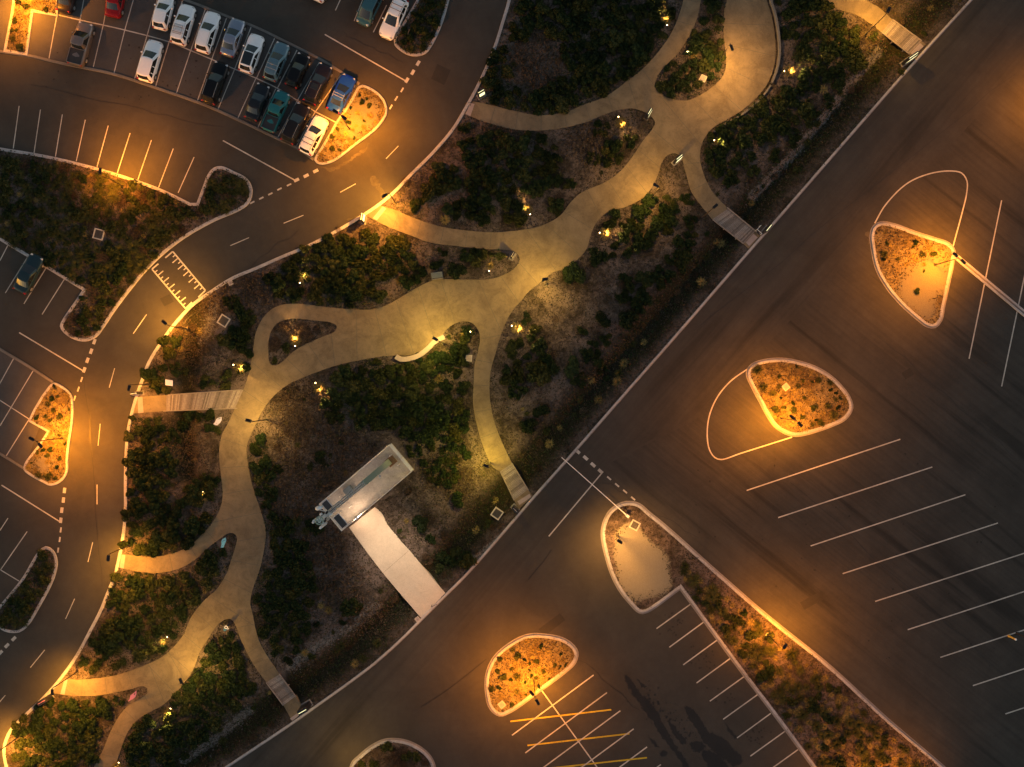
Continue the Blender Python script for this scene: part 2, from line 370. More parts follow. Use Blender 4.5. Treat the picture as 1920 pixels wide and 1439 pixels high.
E_B = [(713, 386, 1), (742, 395), (780, 411), (825, 425), (867, 432), (917, 436), (960, 434), (985, 431), (1020, 422), (1050, 405), (1070, 380), (1090, 362), (1135, 342), (1165, 320), (1185, 295), (1205, 265), (1222, 244), (1228, 230), (1215, 215), (1190, 205), (1165, 206), (1135, 215),
       (1105, 228), (1060, 240), (1010, 246), (960, 243), (905, 228), (871, 214, 1)]
E_A = [(888, 191, 1), (925, 199), (960, 208), (1010, 217), (1060, 211), (1095, 197), (1135, 182), (1177, 152), (1205, 130), (1235, 97), (1260, 60), (1274, 25), (1281, 0), (1286, -40, 1)]
E_K = [(1318, -40, 1), (1314, 0), (1305, 40), (1290, 72), (1267, 105), (1242, 130), (1230, 150), (1228, 166), (1240, 179), (1265, 188), (1290, 189), (1315, 178), (1340, 160), (1357, 140), (1361, 115), (1356, 62), (1357, 25), (1362, 0), (1364, -40, 1)]
PATH = spline(E_H + E_G1 + E_F + E_I3 + E_I2 + E_I1 + E_E + E_C + E_B + E_A + E_K, True, 5)
HOLE = spline([(507, 627), (517, 610), (535, 600), (560, 598), (592, 602), (620, 605), (632, 612), (628, 622), (605, 632), (575, 645), (550, 660), (532, 677), (517, 686), (507, 682), (504, 655)], True, 4)
PATH4 = spline([(1540, -30, 1), (1552, 2), (1570, 18), (1602, 28), (1630, 45), (1652, 62, 1), (1672, 38, 1), (1647, 15), (1622, 0), (1600, -30, 1)], True, 5)
DRIVE = spline([(655, 989, 1), (703, 951, 1), (716, 962), (727, 984), (742, 1002), (753, 1016), (767, 1031), (805, 1077), (835, 1112, 1), (790, 1159, 1), (722, 1079), (688, 1035)], True, 6)
ISL = {
 'N0': ([(28, -60, 1), (27, 0), (10, 96, 1), (50, 102, 1), (61, 21, 1), (107, 29, 1), (112, -60, 1)], .22),
 'N1': ([(850, -60), (840, 0), (825, 50), (807, 87), (797, 99), (780, 104), (762, 100), (742, 84), (741, 75), (755, 50), (770, 25), (790, -10), (812, -60)], .30),
 'N2': ([(680, 162), (696, 168), (712, 180), (722, 195), (724, 212), (713, 232), (695, 250), (665, 272), (640, 292), (620, 304), (600, 307), (592, 301), (605, 277), (620, 252), (632, 230), (650, 205), (665, 180), (674, 164)], .30),
 'J': ([(-90, 262, 1), (0, 280), (62, 290), (112, 300), (180, 317), (257, 341), (310, 361), (357, 384, 1), (371, 384, 1), (384, 350), (392, 330), (402, 318), (415, 315), (437, 324), (462, 338), (471, 357), (465, 380), (450, 392), (400, 414), (350, 442), (312, 470), (275, 505), (240, 547), (212, 585), (192, 615), (180, 630), (160, 638), (140, 634), (122, 622), (116, 612), (120, 602), (147, 562, 1), (159, 544, 1), (120, 520), (85, 499), (15, 457), (-90, 395, 1)], .34),
 'N3': ([(102, 720), (118, 727), (132, 740), (136, 757), (135, 790), (130, 825), (126, 860), (125, 885), (116, 900), (97, 909), (80, 902), (55, 888), (47, 880), (49, 870), (75, 835), (92, 809, 1), (56, 789, 1), (67, 767), (85, 738)], .30),
 'N4': ([(62, 1055), (75, 1035), (86, 1027), (98, 1033), (106, 1052), (100, 1084), (72, 1139), (52, 1171), (37, 1183), (15, 1183), (0, 1175), (-14, 1155), (0, 1139), (45, 1084)], .30),
 'E1': ([(1652, 421), (1677, 425), (1715, 439), (1752, 451), (1777, 460), (1786, 472), (1784, 490), (1777, 525), (1767, 572), (1761, 600), (1752, 610), (1740, 609), (1722, 596), (1690, 567), (1665, 537), (1647, 505), (1639, 472), (1636, 442), (1641, 427)], .32),
 'E2': ([(1404, 700), (1415, 728), (1428, 752), (1440, 775), (1455, 797), (1475, 810), (1492, 814), (1515, 810), (1560, 795), (1583, 783), (1594, 765), (1590, 748), (1575, 727), (1555, 708), (1530, 693), (1505, 684), (1470, 677), (1435, 679), (1412, 687)], .32),
 'E3': ([(1150, 1077), (1140, 1045), (1132, 1007), (1134, 985), (1145, 962), (1162, 949), (1180, 945), (1197, 949), (1215, 964), (1247, 990), (1347, 1079), (1440, 1160), (1552, 1250), (1662, 1351), (1762, 1436), (1830, 1497, 1), (1572, 1500, 1), (1527, 1437), (1477, 1369), (1441, 1321), (1395, 1261), (1347, 1196), (1276, 1099, 1), (1210, 1145), (1200, 1145), (1185, 1131), (1165, 1106)], .32),
 'E4': ([(960, 1208), (930, 1234), (916, 1264), (915, 1299), (922, 1326), (937, 1338), (957, 1331), (1010, 1293), (1060, 1256), (1075, 1241), (1079, 1224), (1070, 1211), (1052, 1200), (1022, 1194), (992, 1194)], .32),
 'E5': ([(662, 1436), (677, 1419), (700, 1401), (722, 1391), (745, 1390), (767, 1395), (792, 1409), (807, 1426), (812, 1445), (805, 1490), (740, 1530), (665, 1490)], .30),
}
ISP = {k: spline(v[0], True, 5) for k, v in ISL.items()}
# ------------------------------------------------------------------ ground, roads, sheets
mb = MB(); mb.add([(-900, -900, -1.2), (900, -900, -1.2), (900, 900, -1.2), (-900, 900, -1.2)], [(0, 1, 2, 3)])
big = mb.build('ground', M['soil']); tag(big, kind='structure')
ca = big.data.color_attributes.new('zone', 'FLOAT_COLOR', 'POINT')
mb = MB(); slab(mb, [(-8000, -8000), (10000, -8000), (10000, 9500), (-8000, 9500)], 0, None, [wk + [(45, 1540), (300, 1540)] + ek[::-1]])
tag(mb.build('road', M['asphalt']), kind='structure')
def sheet(name, pts, mat, z, sm=False):
    mb = MB(); slab(mb, spline(pts, True, 8) if sm else pts, z); return tag(mb.build(name, mat), kind='structure')
sheet('parking_area', [(2350, -250), (2350, 1700), (1870, 1700), (1760, 1440), (1200, 950), (1120, 880), (1300, 790), (1560, 520), (1930, 110)], M['asphalt_lot'], .004)
sheet('service_road', [(1930, 100), (1560, 512), (1300, 782), (1115, 882), (960, 1090), (760, 1290), (560, 1500), (250, 1580), (420, 1446), (600, 1322), (790, 1166), (880, 1076), (1240, 664), (1830, -10), (1930, -120)], M['asphalt_drive'], .004)
sheet('parking_area', [(-150, 60), (0, 99), (110, 120), (215, 141), (292, 165), (400, 206), (457, 232), (522, 262), (590, 302), (632, 230), (677, 162), (597, 110), (480, 52), (375, 11), (200, -60), (-150, -60)], M['asphalt_bay'], .004)
sheet('parking_area', [(-60, 617), (0, 655), (103, 720), (49, 870), (47, 880), (0, 851), (-60, 815)], M['asphalt_bay'], .004)
# wet patches on the lower car park
def blotch(pts, seed):
    rnd = random.Random(seed); q = spline(pts, True, 3)
    return [(x + rnd.uniform(-2.6, 2.6), y + rnd.uniform(-2.6, 2.6)) for x, y in q]
mb = MB(); k = 0
for pts in ([(1172, 1266), (1178, 1270), (1205, 1305), (1225, 1322), (1240, 1352), (1258, 1385), (1285, 1425), (1300, 1450), (1290, 1452), (1268, 1415), (1245, 1388), (1222, 1350), (1200, 1322), (1182, 1294), (1172, 1274)],
            [(1253, 1352), (1262, 1360), (1275, 1375), (1288, 1392), (1280, 1396), (1265, 1380)], [(1285, 1325), (1300, 1332), (1315, 1350), (1328, 1372), (1350, 1380), (1370, 1400), (1392, 1428), (1380, 1436), (1352, 1420), (1325, 1398), (1308, 1370), (1290, 1345)],
            [(1293, 1395), (1315, 1392), (1322, 1402), (1300, 1408)], [(1215, 1380), (1226, 1390), (1235, 1400), (1226, 1399)], [(1195, 1272), (1204, 1282), (1209, 1290), (1200, 1286)], [(1360, 1355), (1372, 1370), (1380, 1384), (1369, 1377)],
            [(1318, 1410), (1340, 1412), (1365, 1440), (1350, 1455), (1330, 1440)], [(1238, 1412), (1246, 1408), (1250, 1416), (1242, 1418)]):
    slab(mb, blotch(pts, k), .007 + .0004 * k); k += 1
rnd = random.Random(3)
for _ in range(110):
    x = rnd.choice((1230, 1290, 1270, 1210, 1345)) + rnd.gauss(0, 16); y = 1345 + (x - 1250) * .8 + rnd.gauss(0, 16); r = rnd.uniform(.8, 2.6)
    slab(mb, [(x + r * rnd.uniform(.6, 1.2) * math.cos(a), y + r * rnd.uniform(.6, 1.2) * math.sin(a)) for a in np.linspace(0, 5.6, 7)], .0068)
tag(mb.build('wet_patch', M['wetpatch']), kind='structure')
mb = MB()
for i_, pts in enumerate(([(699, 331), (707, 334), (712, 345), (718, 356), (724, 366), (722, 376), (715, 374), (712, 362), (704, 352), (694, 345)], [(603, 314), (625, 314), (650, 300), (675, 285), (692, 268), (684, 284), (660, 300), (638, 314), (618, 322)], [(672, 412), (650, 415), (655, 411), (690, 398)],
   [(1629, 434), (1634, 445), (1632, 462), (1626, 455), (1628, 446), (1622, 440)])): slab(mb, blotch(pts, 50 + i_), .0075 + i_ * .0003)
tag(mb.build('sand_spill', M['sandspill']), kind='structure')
mb = MB(); rnd = random.Random(21)
for i_ in range(230):
    if i_ < 110: bx = rnd.choice(((1231, 1179), (1281, 1247), (1331, 1315), (1382, 1384))); x = bx[0] + 35 + rnd.gauss(0, 14); y = bx[1] - 8 + rnd.gauss(0, 12)
    elif i_ < 170: x = rnd.uniform(60, 620); y = 90 + x * .2 + rnd.uniform(-60, 60)
    else: x = rnd.uniform(1300, 1900); y = rnd.uniform(850, 1300)
    r = rnd.uniform(.5, 2.4); slab(mb, [(x + r * rnd.uniform(.6, 1.2) * math.cos(a), y + r * rnd.uniform(.6, 1.2) * math.sin(a)) for a in np.linspace(0, 5.6, 8)], .0072 + .00001 * i_)
tag(mb.build('oil_stain', M['oil']), kind='structure')
mb = MB()
for i_, q in enumerate(([(820, 120), (845, 132), (833, 160), (808, 148)], [(300, 560), (318, 552), (326, 566), (308, 575)], [(1500, 1130), (1540, 1108), (1548, 1122), (1508, 1144)], [(1010, 1180), (1050, 1150), (1060, 1163), (1020, 1194)], [(1690, 700), (1706, 690), (1714, 702), (1698, 712)])): slab(mb, q, .0062)
tag(mb.build('asphalt_patch', M['patch']), kind='structure')
mb = MB(); rnd = random.Random(31)
for (x0, y0, x1, y1) in ((1300, 620, 1900, 140), (1130, 905, 1310, 1010), (1480, 900, 1900, 1280), (560, 430, 300, 640), (160, 700, 190, 1100), (1660, 640, 1910, 860), (60, 160, 420, 240), (640, 60, 760, 120), (1040, 1200, 1200, 1330)):
    k_ = 14; ribbon(mb, [(x0 + (x1 - x0) * i / k_ + rnd.gauss(0, 2.2), y0 + (y1 - y0) * i / k_ + rnd.gauss(0, 2.2)) for i in range(k_ + 1)], .03, .03, .0088)
tag(mb.build('sealed_crack', M['wetpatch']), kind='structure')
# seam cracks in the asphalt
mb = MB(); ribbon(mb, spline([(1034, 1031), (1020, 1052), (1006, 1068), (990, 1088)], False), .05, .05, .009)
ribbon(mb, spline([(912, 1236), (880, 1262), (830, 1300), (790, 1325)], False), .05, .05, .009); tag(mb.build('asphalt_crack', M['wetpatch']), kind='structure')
# ------------------------------------------------------------------ garden terrain with swales
SW1 = [(x - 34, y - 32) for x, y in EK]; SW2 = [(362, 560), (365, 640), (352, 720), (345, 800), (350, 890)]
GRV = [[(1650, 95), (1600, 150), (1545, 220), (1500, 275), (1450, 330), (1410, 370)], [(1345, 480), (1290, 545), (1235, 620), (1180, 690), (1120, 750), (1060, 815)],
       [(710, 1135), (650, 1180), (590, 1215), (545, 1250)], [(400, 575), (395, 610), (378, 640)], [(470, 1330), (400, 1390), (340, 1430)], [(940, 1010), (880, 1060)]]
def terrain(X, Y):
    d1 = pdist(X, Y, SW1) / S; d2 = pdist(X, Y, SW2) / S
    z = .105 - .75 * np.exp(-(d1 / 1.15) ** 2) - .55 * np.exp(-(d2 / 1.1) ** 2)
    n = np.sin(X * .071 + 1.3) * np.sin(Y * .083 + .4) + .6 * np.sin(X * .19 + Y * .13) * np.sin(Y * .21 - X * .05)
    return z - .03 * (n + 1.2)
def bedmesh(name, poly, mat, step=8, tf=None, zones=None):
    xs = [p[0] for p in poly]; ys = [p[1] for p in poly]
    gx, gy = np.meshgrid(np.arange(min(xs), max(xs), step), np.arange(min(ys), max(ys), step))
    gx = gx.ravel() + RNG.uniform(-2, 2, gx.size); gy = gy.ravel() + RNG.uniform(-2, 2, gy.size)
    ok = inpoly_np(gx, gy, poly) & (pdist(gx, gy, list(poly) + [poly[0]]) > step * .5)
    gx = gx[ok]; gy = gy[ok]
    V = [Vector(g2(*p)) for p in poly] + [Vector(g2(a, b)) for a, b in zip(gx, gy)]
    n = len(poly); E = [(i, (i + 1) % n) for i in range(n)]
    ov, oe, of, *_ = delaunay_2d_cdt(V, E, [list(range(n))], 1, 1e-5)
    PX = np.array([v.x * S + 960 for v in ov]); PY = np.array([719.5 - v.y * S for v in ov])
    Z = tf(PX, PY) if tf else np.full(PX.shape, .11)
    fs = []
    for f in of:
        a, b, c = [ov[i] for i in f[:3]]
        if (b.x - a.x) * (c.y - a.y) - (b.y - a.y) * (c.x - a.x) < 0: f = f[::-1]
        fs.append(tuple(f))
    me = bpy.data.meshes.new(name); me.from_pydata([(v.x, v.y, float(z)) for v, z in zip(ov, Z)], [], fs); me.materials.append(mat)
    for p in me.polygons: p.use_smooth = True
    ca = me.color_attributes.new('zone', 'FLOAT_COLOR', 'POINT'); col = np.zeros((len(ov), 4)); col[:, 3] = 1
    if zones: col[:, :3] = zones(PX, PY)
    ca.data.foreach_set('color', col.ravel()); o = bpy.data.objects.new(name, me); C.objects.link(o); return tag(o, kind='structure')
def gzones(X, Y):
    d1 = pdist(X, Y, SW1); d2 = pdist(X, Y, SW2); out = np.zeros((len(X), 3))
    out[:, 0] = np.clip(1.5 * np.exp(-(d1 / 27) ** 2) + 1.3 * np.exp(-(d2 / 20) ** 2), 0, .95)
    g = np.zeros(len(X))
    for l in (GRV[0], GRV[2], GRV[3], GRV[4], GRV[5]): g = np.maximum(g, np.exp(-(pdist(X, Y, l) / 11) ** 2))
    out[:, 1] = g * .85; return out
bedmesh('garden_bed', GARDEN_P, M['soil'], 9, terrain, gzones)
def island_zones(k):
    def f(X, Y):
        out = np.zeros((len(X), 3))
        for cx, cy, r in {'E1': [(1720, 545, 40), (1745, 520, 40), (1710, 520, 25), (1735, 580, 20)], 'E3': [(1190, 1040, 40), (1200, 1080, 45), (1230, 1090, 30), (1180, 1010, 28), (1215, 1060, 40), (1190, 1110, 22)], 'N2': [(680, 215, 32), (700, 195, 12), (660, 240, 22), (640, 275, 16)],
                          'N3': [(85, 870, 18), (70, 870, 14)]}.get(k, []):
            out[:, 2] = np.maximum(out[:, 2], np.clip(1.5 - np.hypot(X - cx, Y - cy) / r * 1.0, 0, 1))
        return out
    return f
for k, pl in ISP.items():
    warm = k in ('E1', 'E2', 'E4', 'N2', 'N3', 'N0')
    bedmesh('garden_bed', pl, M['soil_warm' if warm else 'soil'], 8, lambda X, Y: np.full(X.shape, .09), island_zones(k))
# path slab, driveway and joints
mb = MB(); slab(mb, PATH, .15, -.9, [HOLE]); slab(mb, PATH4, .15, -.9); tag(mb.build('footpath', M['path']), kind='structure')
mb = MB(); slab(mb, DRIVE, .13, -.9); tag(mb.build('driveway', M['drive']), kind='structure')
mb = MB(); jz = .1515
MID = [[(1400, 0), (1395, 80), (1370, 150), (1310, 215), (1260, 260), (1210, 320), (1150, 365), (1090, 400), (1060, 450), (1010, 490), (950, 540), (890, 570)], [(890, 570), (800, 600), (700, 630), (600, 640), (530, 700), (470, 780), (440, 850), (450, 950), (465, 1050), (430, 1130), (390, 1180), (340, 1240), (290, 1290), (230, 1340), (195, 1440)],
       [(900, 590), (915, 640), (905, 720), (915, 800), (945, 870)], [(700, 396), (780, 428), (860, 447), (960, 455)], [(880, 203), (960, 226), (1060, 226), (1150, 195), (1200, 180), (1270, 120), (1300, 40), (1310, -20)], [(110, 1285), (200, 1287), (290, 1262), (330, 1240)], [(232, 1052), (300, 1058), (360, 1040), (420, 990)], [(455, 1130), (460, 1180), (490, 1230), (512, 1272)], [(1300, 260), (1300, 310), (1320, 360), (1350, 400)]]
for l in MID:
    q = spline(l, False, 3); acc = 0
    for a, b in zip(q[:-1], q[1:]):
        acc += math.dist(a, b)
        if acc > 44:
            acc = 0; dx, dy = b[0] - a[0], b[1] - a[1]; L = math.hypot(dx, dy); nx, ny = -dy / L, dx / L
            ends = []
            for s in (-1, 1):
                t = 0
                while t < 75 and inpoly(b[0] + s * nx * (t + 1), b[1] + s * ny * (t + 1), PATH) and not inpoly(b[0] + s * nx * (t + 1), b[1] + s * ny * (t + 1), HOLE): t += 1
                ends.append((b[0] + s * nx * max(0, t - 1), b[1] + s * ny * max(0, t - 1)))
            if math.dist(*ends) < 130: ribbon(mb, ends, .02, .02, jz); jz += .0002
jl = [[(652, 994), (700, 956)], [(733, 1094), (784, 1050)], [(722, 1072), (769, 1033)]]
ribbon(mb, [(719, 1074), (766, 1033)], .012, .012, .1315)
tag(mb.build('path_joint', M['joint']), kind='structure')
mb = MB(); z = .1535
for q in ([(718, 388), (724, 392), (707, 414), (699, 410)], [(882, 194), (890, 196), (882, 219), (873, 215)], [(122, 1274), (128, 1274), (122, 1302), (114, 1301)], [(229, 1040), (236, 1041), (233, 1066), (225, 1064)]): slab(mb, q, z, .14)
tag(mb.build('tactile_paving', M['pad']), kind='structure')
# ------------------------------------------------------------------ kerbs
def kerb(pts, w, closed, h=.15, gut=.0, mat='kerb', side=1, smooth=True, zz=0):
    mb = MB(); ribbon(mb, pts, w / 2, w / 2, h, -.02, closed, 0, .025)
    if gut:
        # gutter apron outside the kerb
        a = area([g2(*p) for p in pts]); o = -1 if a > 0 else 1
        if not closed: o = side
        if o > 0: ribbon(mb, pts, w / 2 + gut, -w / 2 - .001, .028, -.02, closed, 1, .004)
        else: ribbon(mb, pts, -w / 2 - .001, w / 2 + gut, .028, -.02, closed, 1, .004)
    return tag(mb.build('kerb', [M[mat], M['gutter']]), kind='structure')
kerb(wk, .34, False, .16); kerb(ek, .22, False, .16, .10, side=1)
for k, pl in ISP.items():
    if k in ('N2', 'N3'): kerb(pl, .26, True, .14, mat='kerb_island')
    elif k == 'N0': kerb(pl, .30, True, .13)
    elif k[0] == 'E': kerb(pl, .30, True, .15, .19, mat='kerb_island')
    else: kerb(pl, ISL[k][1], True, .14)
for l, w_ in (([(-60, 84), (0, 97), (50, 104), (110, 118), (155, 127), (215, 140), (292, 165), (370, 192), (400, 204), (457, 230), (522, 261), (557, 277), (588, 300)], .30), ([(200, -62), (340, -2), (375, 11), (425, 31), (480, 52), (542, 82), (597, 110), (640, 136), (674, 158)], .30),
              ([(-60, 617), (0, 655), (52, 686), (100, 717)], .30), ([(-60, 815), (0, 851), (44, 878)], .26)):
    kerb(spline(l, False, 8), w_, False, .10, mat='strip')
# kerbed drain channel on the bus lot
mb = MB(); ribbon(mb, [(1791, 481), (1945, 609)], .30, -.10, .15, -.02, False, 0, .02); ribbon(mb, [(1791, 481), (1945, 609)], -.10, .30, .15, -.02, False, 0, .02); ribbon(mb, [(1791, 481), (1945, 609)], .098, .098, .02, -.02, False, 1)
tag(mb.build('kerb', [M['kerb'], M['gutter']]), kind='structure')
# low walls by the wide path, top right
mb = MB()
ribbon(mb, spline([(1440, -40), (1443, 0), (1452, 30), (1458, 65), (1460, 100), (1456, 130), (1446, 157)], False), .12, .12, .50, -.2, False, 0, .02); tag(mb.build('low_wall', M['strip']), 'low curved concrete wall along the outer edge of the wide upper path', 'wall')
mb = MB(); ribbon(mb, spline([(1444, 162), (1426, 186), (1395, 213), (1362, 233), (1338, 248)], False), .10, .10, .35, -.2, False, 0, .02); tag(mb.build('low_wall', M['strip']), 'short grey garden edging wall below the wide upper path bend', 'wall')
# ------------------------------------------------------------------ painted markings
wm = MB(); ym = MB(); zc = [0]
def line(a, b, w=.11, m=None, mbx=None):
    zc[0] += 1; ribbon(mbx or wm, [a, b], w / 2, w / 2, .0095 + .0006 * (zc[0] % 14))
def curve(pts, w=.11):
    zc[0] += 1; ribbon(wm, spline(pts, False, 5), w / 2, w / 2, .0095 + .0006 * (zc[0] % 14))
for a, b in (((1878, 376), (1817, 673)), ((1935, 450), (1878, 725)), ((2000, 500), (1935, 790)),
             ((1400, 920), (1688, 824)), ((1459, 971), (1748, 876)), ((1520, 1024), (1810, 928)), ((1580, 1076), (1871, 981)), ((1641, 1128), (1932, 1034)), ((1702, 1181), (1992, 1086)), ((1763, 1233), (2053, 1138)), ((1824, 1286), (2115, 1190)), ((1885, 1339), (2175, 1243)),
             ((1128, 888), (1029, 1006)), ((1231, 1179), (1295, 1133)), ((1255, 1214), (1319, 1167)), ((1281, 1247), (1344, 1201)), ((1306, 1281), (1369, 1235)), ((1331, 1315), (1395, 1269)), ((1356, 1349), (1420, 1303)), ((1382, 1384), (1445, 1338)), ((1407, 1418), (1471, 1372)), ((1432, 1452), (1496, 1406)), ((1457, 1486), (1520, 1440)),
             ((1113, 1266), (960, 1379)), ((1138, 1299), (985, 1412)), ((1163, 1333), (1010, 1446)), ((1188, 1367), (1035, 1480)), ((1213, 1401), (1060, 1514)), ((1239, 1434), (1085, 1548)), ((1015, 1294), (1160, 1495)),
             ((418, 264), (556, 340)), ((609, 65), (762, 153)), ((36, 624), (158, 697)), ((3, 910), (113, 979))):
    line(a, b, .13)
curve([(1640, 419), (1660, 385), (1700, 345), (1740, 327), (1780, 321), (1803, 325), (1813, 340), (1812, 365), (1805, 395), (1787, 462)], .14)
curve([(1402, 692), (1370, 715), (1345, 745), (1330, 780), (1326, 815), (1330, 843), (1340, 858), (1352, 862), (1390, 850), (1485, 820)], .14)
for a, b in (((957, 1353), (1146, 1331)), ((989, 1398), (1180, 1376)), ((1030, 1441), (1213, 1421))): line(a, b, .17, mbx=ym)
for a, b in (((36, 199), (25, 279)), ((76, 206), (64, 287)), ((117, 215), (104, 294)), ((160, 225), (143, 303)), ((203, 236), (182, 313)), ((244, 250), (220, 325)), ((284, 263), (258, 339)), ((325, 279), (297, 353)), ((364, 295), (334, 362)),
             ((107, 28), (92, 110)), ((150, 38), (137, 122)), ((194, 46), (175, 126)), ((234, 57), (214, 137)), ((275, 70), (252, 150)), ((317, 80), (292, 162)), ((357, 97), (331, 175)), ((397, 112), (370, 190)), ((440, 130), (409, 205)), ((480, 147), (446, 222)), ((517, 167), (482, 243)), ((557, 190), (520, 260)), ((590, 212), (555, 276)),
             ((159, -10), (150, 38)), ((204, -10), (194, 46)), ((253, -10), (234, 57)), ((295, 0), (275, 70)), ((342, 2), (317, 80)), ((385, 18), (357, 97)), ((425, 34), (397, 112)), ((471, 51), (440, 130)), ((515, 72), (481, 147)), ((557, 94), (520, 166)), ((599, 117), (557, 190)), ((640, 140), (590, 212)),
             ((638, 0), (629, 20)), ((680, 0), (664, 40)), ((725, 10), (700, 61)), ((632, 230), (625, 244)), ((667, 172), (650, 202)), ((620, 252), (606, 276)),
             ((26, 672), (-6, 730)), ((62, 696), (0, 799)), ((0, 751), (56, 787)), ((55, 786), (12, 855)), ((-10, 745), (0, 751)), ((15, 972), (0, 995)), ((51, 997), (1, 1069)), ((1, 1069), (36, 1090)), ((15, 460), (0, 489)), ((52, 482), (10, 550)), ((87, 502), (45, 570)), ((122, 522), (79, 590)), ((-20, 440), (-60, 510))):
    line(a, b, .10)
curve([(61, 18), (107, 28), (150, 38), (235, 57), (317, 79), (357, 95), (440, 130), (480, 147), (520, 166), (590, 209), (630, 230)], .12)
def dash(c, d, L, w):
    L = L / S; k = math.hypot(*d); dx, dy = d[0] / k * L * S / 2, d[1] / k * L * S / 2
    line((c[0] - dx, c[1] - dy), (c[0] + dx, c[1] + dy), w)
for c in ((1083, 847), (1098, 859), (1112, 872), (1126, 884)): dash(c, (1, .87), 10.5, .33)
for c in ((1142, 897), (1157, 910), (1172, 922), (1187, 935)): dash(c, (1, .87), 9.5, .17)
for c in ((556, 338), (574, 330), (592, 321)): dash(c, (1, -.5), 10, .33)
for c in ((542, 347), (524, 355), (507, 364), (490, 372), (473, 380)): dash(c, (1, -.5), 9, .17)
for c in ((784, 119), (774, 136), (763, 151)): dash(c, (-.58, 1), 10, .33)
for c in ((754, 169), (743, 185), (733, 201)): dash(c, (-.58, 1), 9.5, .17)
for c in ((177, 641), (171, 659), (164, 676), (158, 694)): dash(c, (-.35, 1), 10, .33)
for c in ((153, 712), (147, 730), (140, 747)): dash(c, (-.35, 1), 9.5, .17)
for c in ((121, 920), (119, 938), (116, 957), (114, 976)): dash(c, (-.12, 1), 10, .33)
for c in ((114, 994), (112, 1012), (109, 1032)): dash(c, (-.14, 1), 9.5, .17)
for c in ((26, 1198), (13, 1211), (1, 1224)): dash(c, (1, -1), 10, .33)
for a, b in (((747, 274), (724, 298)), ((667, 345), (638, 361)), ((569, 404), (532, 419)), ((467, 446), (432, 461)), ((275, 590), (250, 626)), ((215, 691), (205, 727)), ((188, 795), (184, 836)), ((182, 909), (182, 946)), ((174, 1017), (165, 1054)), ((140, 1123), (123, 1161)), ((84, 1219), (57, 1252)), ((10, 1304), (-12, 1330))):
    line(a, b, .09)
# speed-hump teeth
for (A, B, e1, e2, s) in (((324, 472), (385, 545), (310, 484), (372, 558), 1), ((285, 505), (348, 579), (297, 495), (360, 567), -1)):
    line(A, B, .16); line(A, e1, .16); line(B, e2, .16)
    d = np.array((e1[0] - A[0], e1[1] - A[1]), float); d /= np.linalg.norm(d)
    for i in range(1, 12):
        p = np.array(A) + (np.array(B) - np.array(A)) * i / 12; L = 14 if i % 2 == 0 else 6.5
        line(tuple(p + d * 1.5), tuple(p + d * L), .12)
# short edge lines near the drains
tag(wm.build('road_marking', M['white']), kind='structure'); tag(ym.build('road_marking', M['yellow']), kind='structure')
# ------------------------------------------------------------------ boardwalks
def boardwalk(quad, label, pad=None, z=.15, t0=0, concrete_from=None):
    """quad: a,b start edge, c,d end edge (px) -> planks run across"""
    a, b, c, d = [np.array(g2(*p)) for p in quad]; root = empty('boardwalk', (*((a + b + c + d) / 4), 0)); o = (a + b + c + d) / 4
    tag(root, label, 'boardwalk', 'timber boardwalks over the drainage swale')
    L = np.linalg.norm(((c + d) - (a + b)) / 2); n = int(L / .145); mb = MB()
    for i in range(n):
        q = []
        for t in (i / n + .06 / n, (i + 1) / n - .06 / n): q += [a + (d - a) * t - o, b + (c - b) * t - o]
        h = z + random.uniform(-.003, .003)
        vs = [(*q[0], h), (*q[1], h), (*q[3], h), (*q[2], h), (*q[0], h - .04), (*q[1], h - .04), (*q[3], h - .04), (*q[2], h - .04)]
        mb.add(vs, [(0, 1, 2, 3), (7, 6, 5, 4), (0, 4, 5, 1), (1, 5, 6, 2), (2, 6, 7, 3), (3, 7, 4, 0)])
    mb.build('deck', M['timber'], root)
    for p, q in ((a, d), (b, c)):
        mb = MB(); u = (q - p) / np.linalg.norm(q - p); ang = math.atan2(u[1], u[0]); m_ = (p + q) / 2 - o
        mb.bbox((m_[0], m_[1], z + .04), (L + .1, .11, .13), ang, .01); mb.build('edge_rail', M['timber'], root)
        for k in range(int(L / 1.6) + 1):
            pp = p + (q - p) * min(.97, max(.03, k * 1.6 / L)) - o
            mb2 = MB(); mb2.box((pp[0], pp[1], -.32), (.12, .12, .85), ang); mb2.build('post', M['timber'], root)
    return root
boardwalk([(1672, 38), (1652, 62), (1703, 102), (1727, 78)], 'short orange-lit timber boardwalk at the top right, ending at the long straight kerb')
boardwalk([(1365, 392), (1335, 412), (1394, 458), (1416, 434)], 'grey unlit timber boardwalk beside the open white angle frame')
boardwalk([(960, 869), (938, 884), (964, 938), (990, 918)], 'yellow-lit timber boardwalk at the lower end of the yellow path near the boom gate')
boardwalk([(525, 1264), (500, 1279), (532, 1322), (555, 1305)], 'amber timber boardwalk at the bottom ending by the black totem sign')
boardwalk([(457, 731), (441, 766), (312, 771), (313, 741)], 'long pinkish timber boardwalk crossing the dark basin to the curved road')
mb = MB()
for q in ([(313, 741), (312, 771), (247, 776), (257, 745)], [(555, 1305), (532, 1322), (548, 1351), (572, 1333)], [(1727, 78), (1703, 102), (1710, 109), (1735, 84)], [(1416, 434), (1394, 458), (1403, 467), (1424, 443)], [(990, 918), (964, 938), (972, 956), (998, 930)]): slab(mb, q, .145, -.8)
tag(mb.build('footpath', M['path']), kind='structure')
mb = MB()
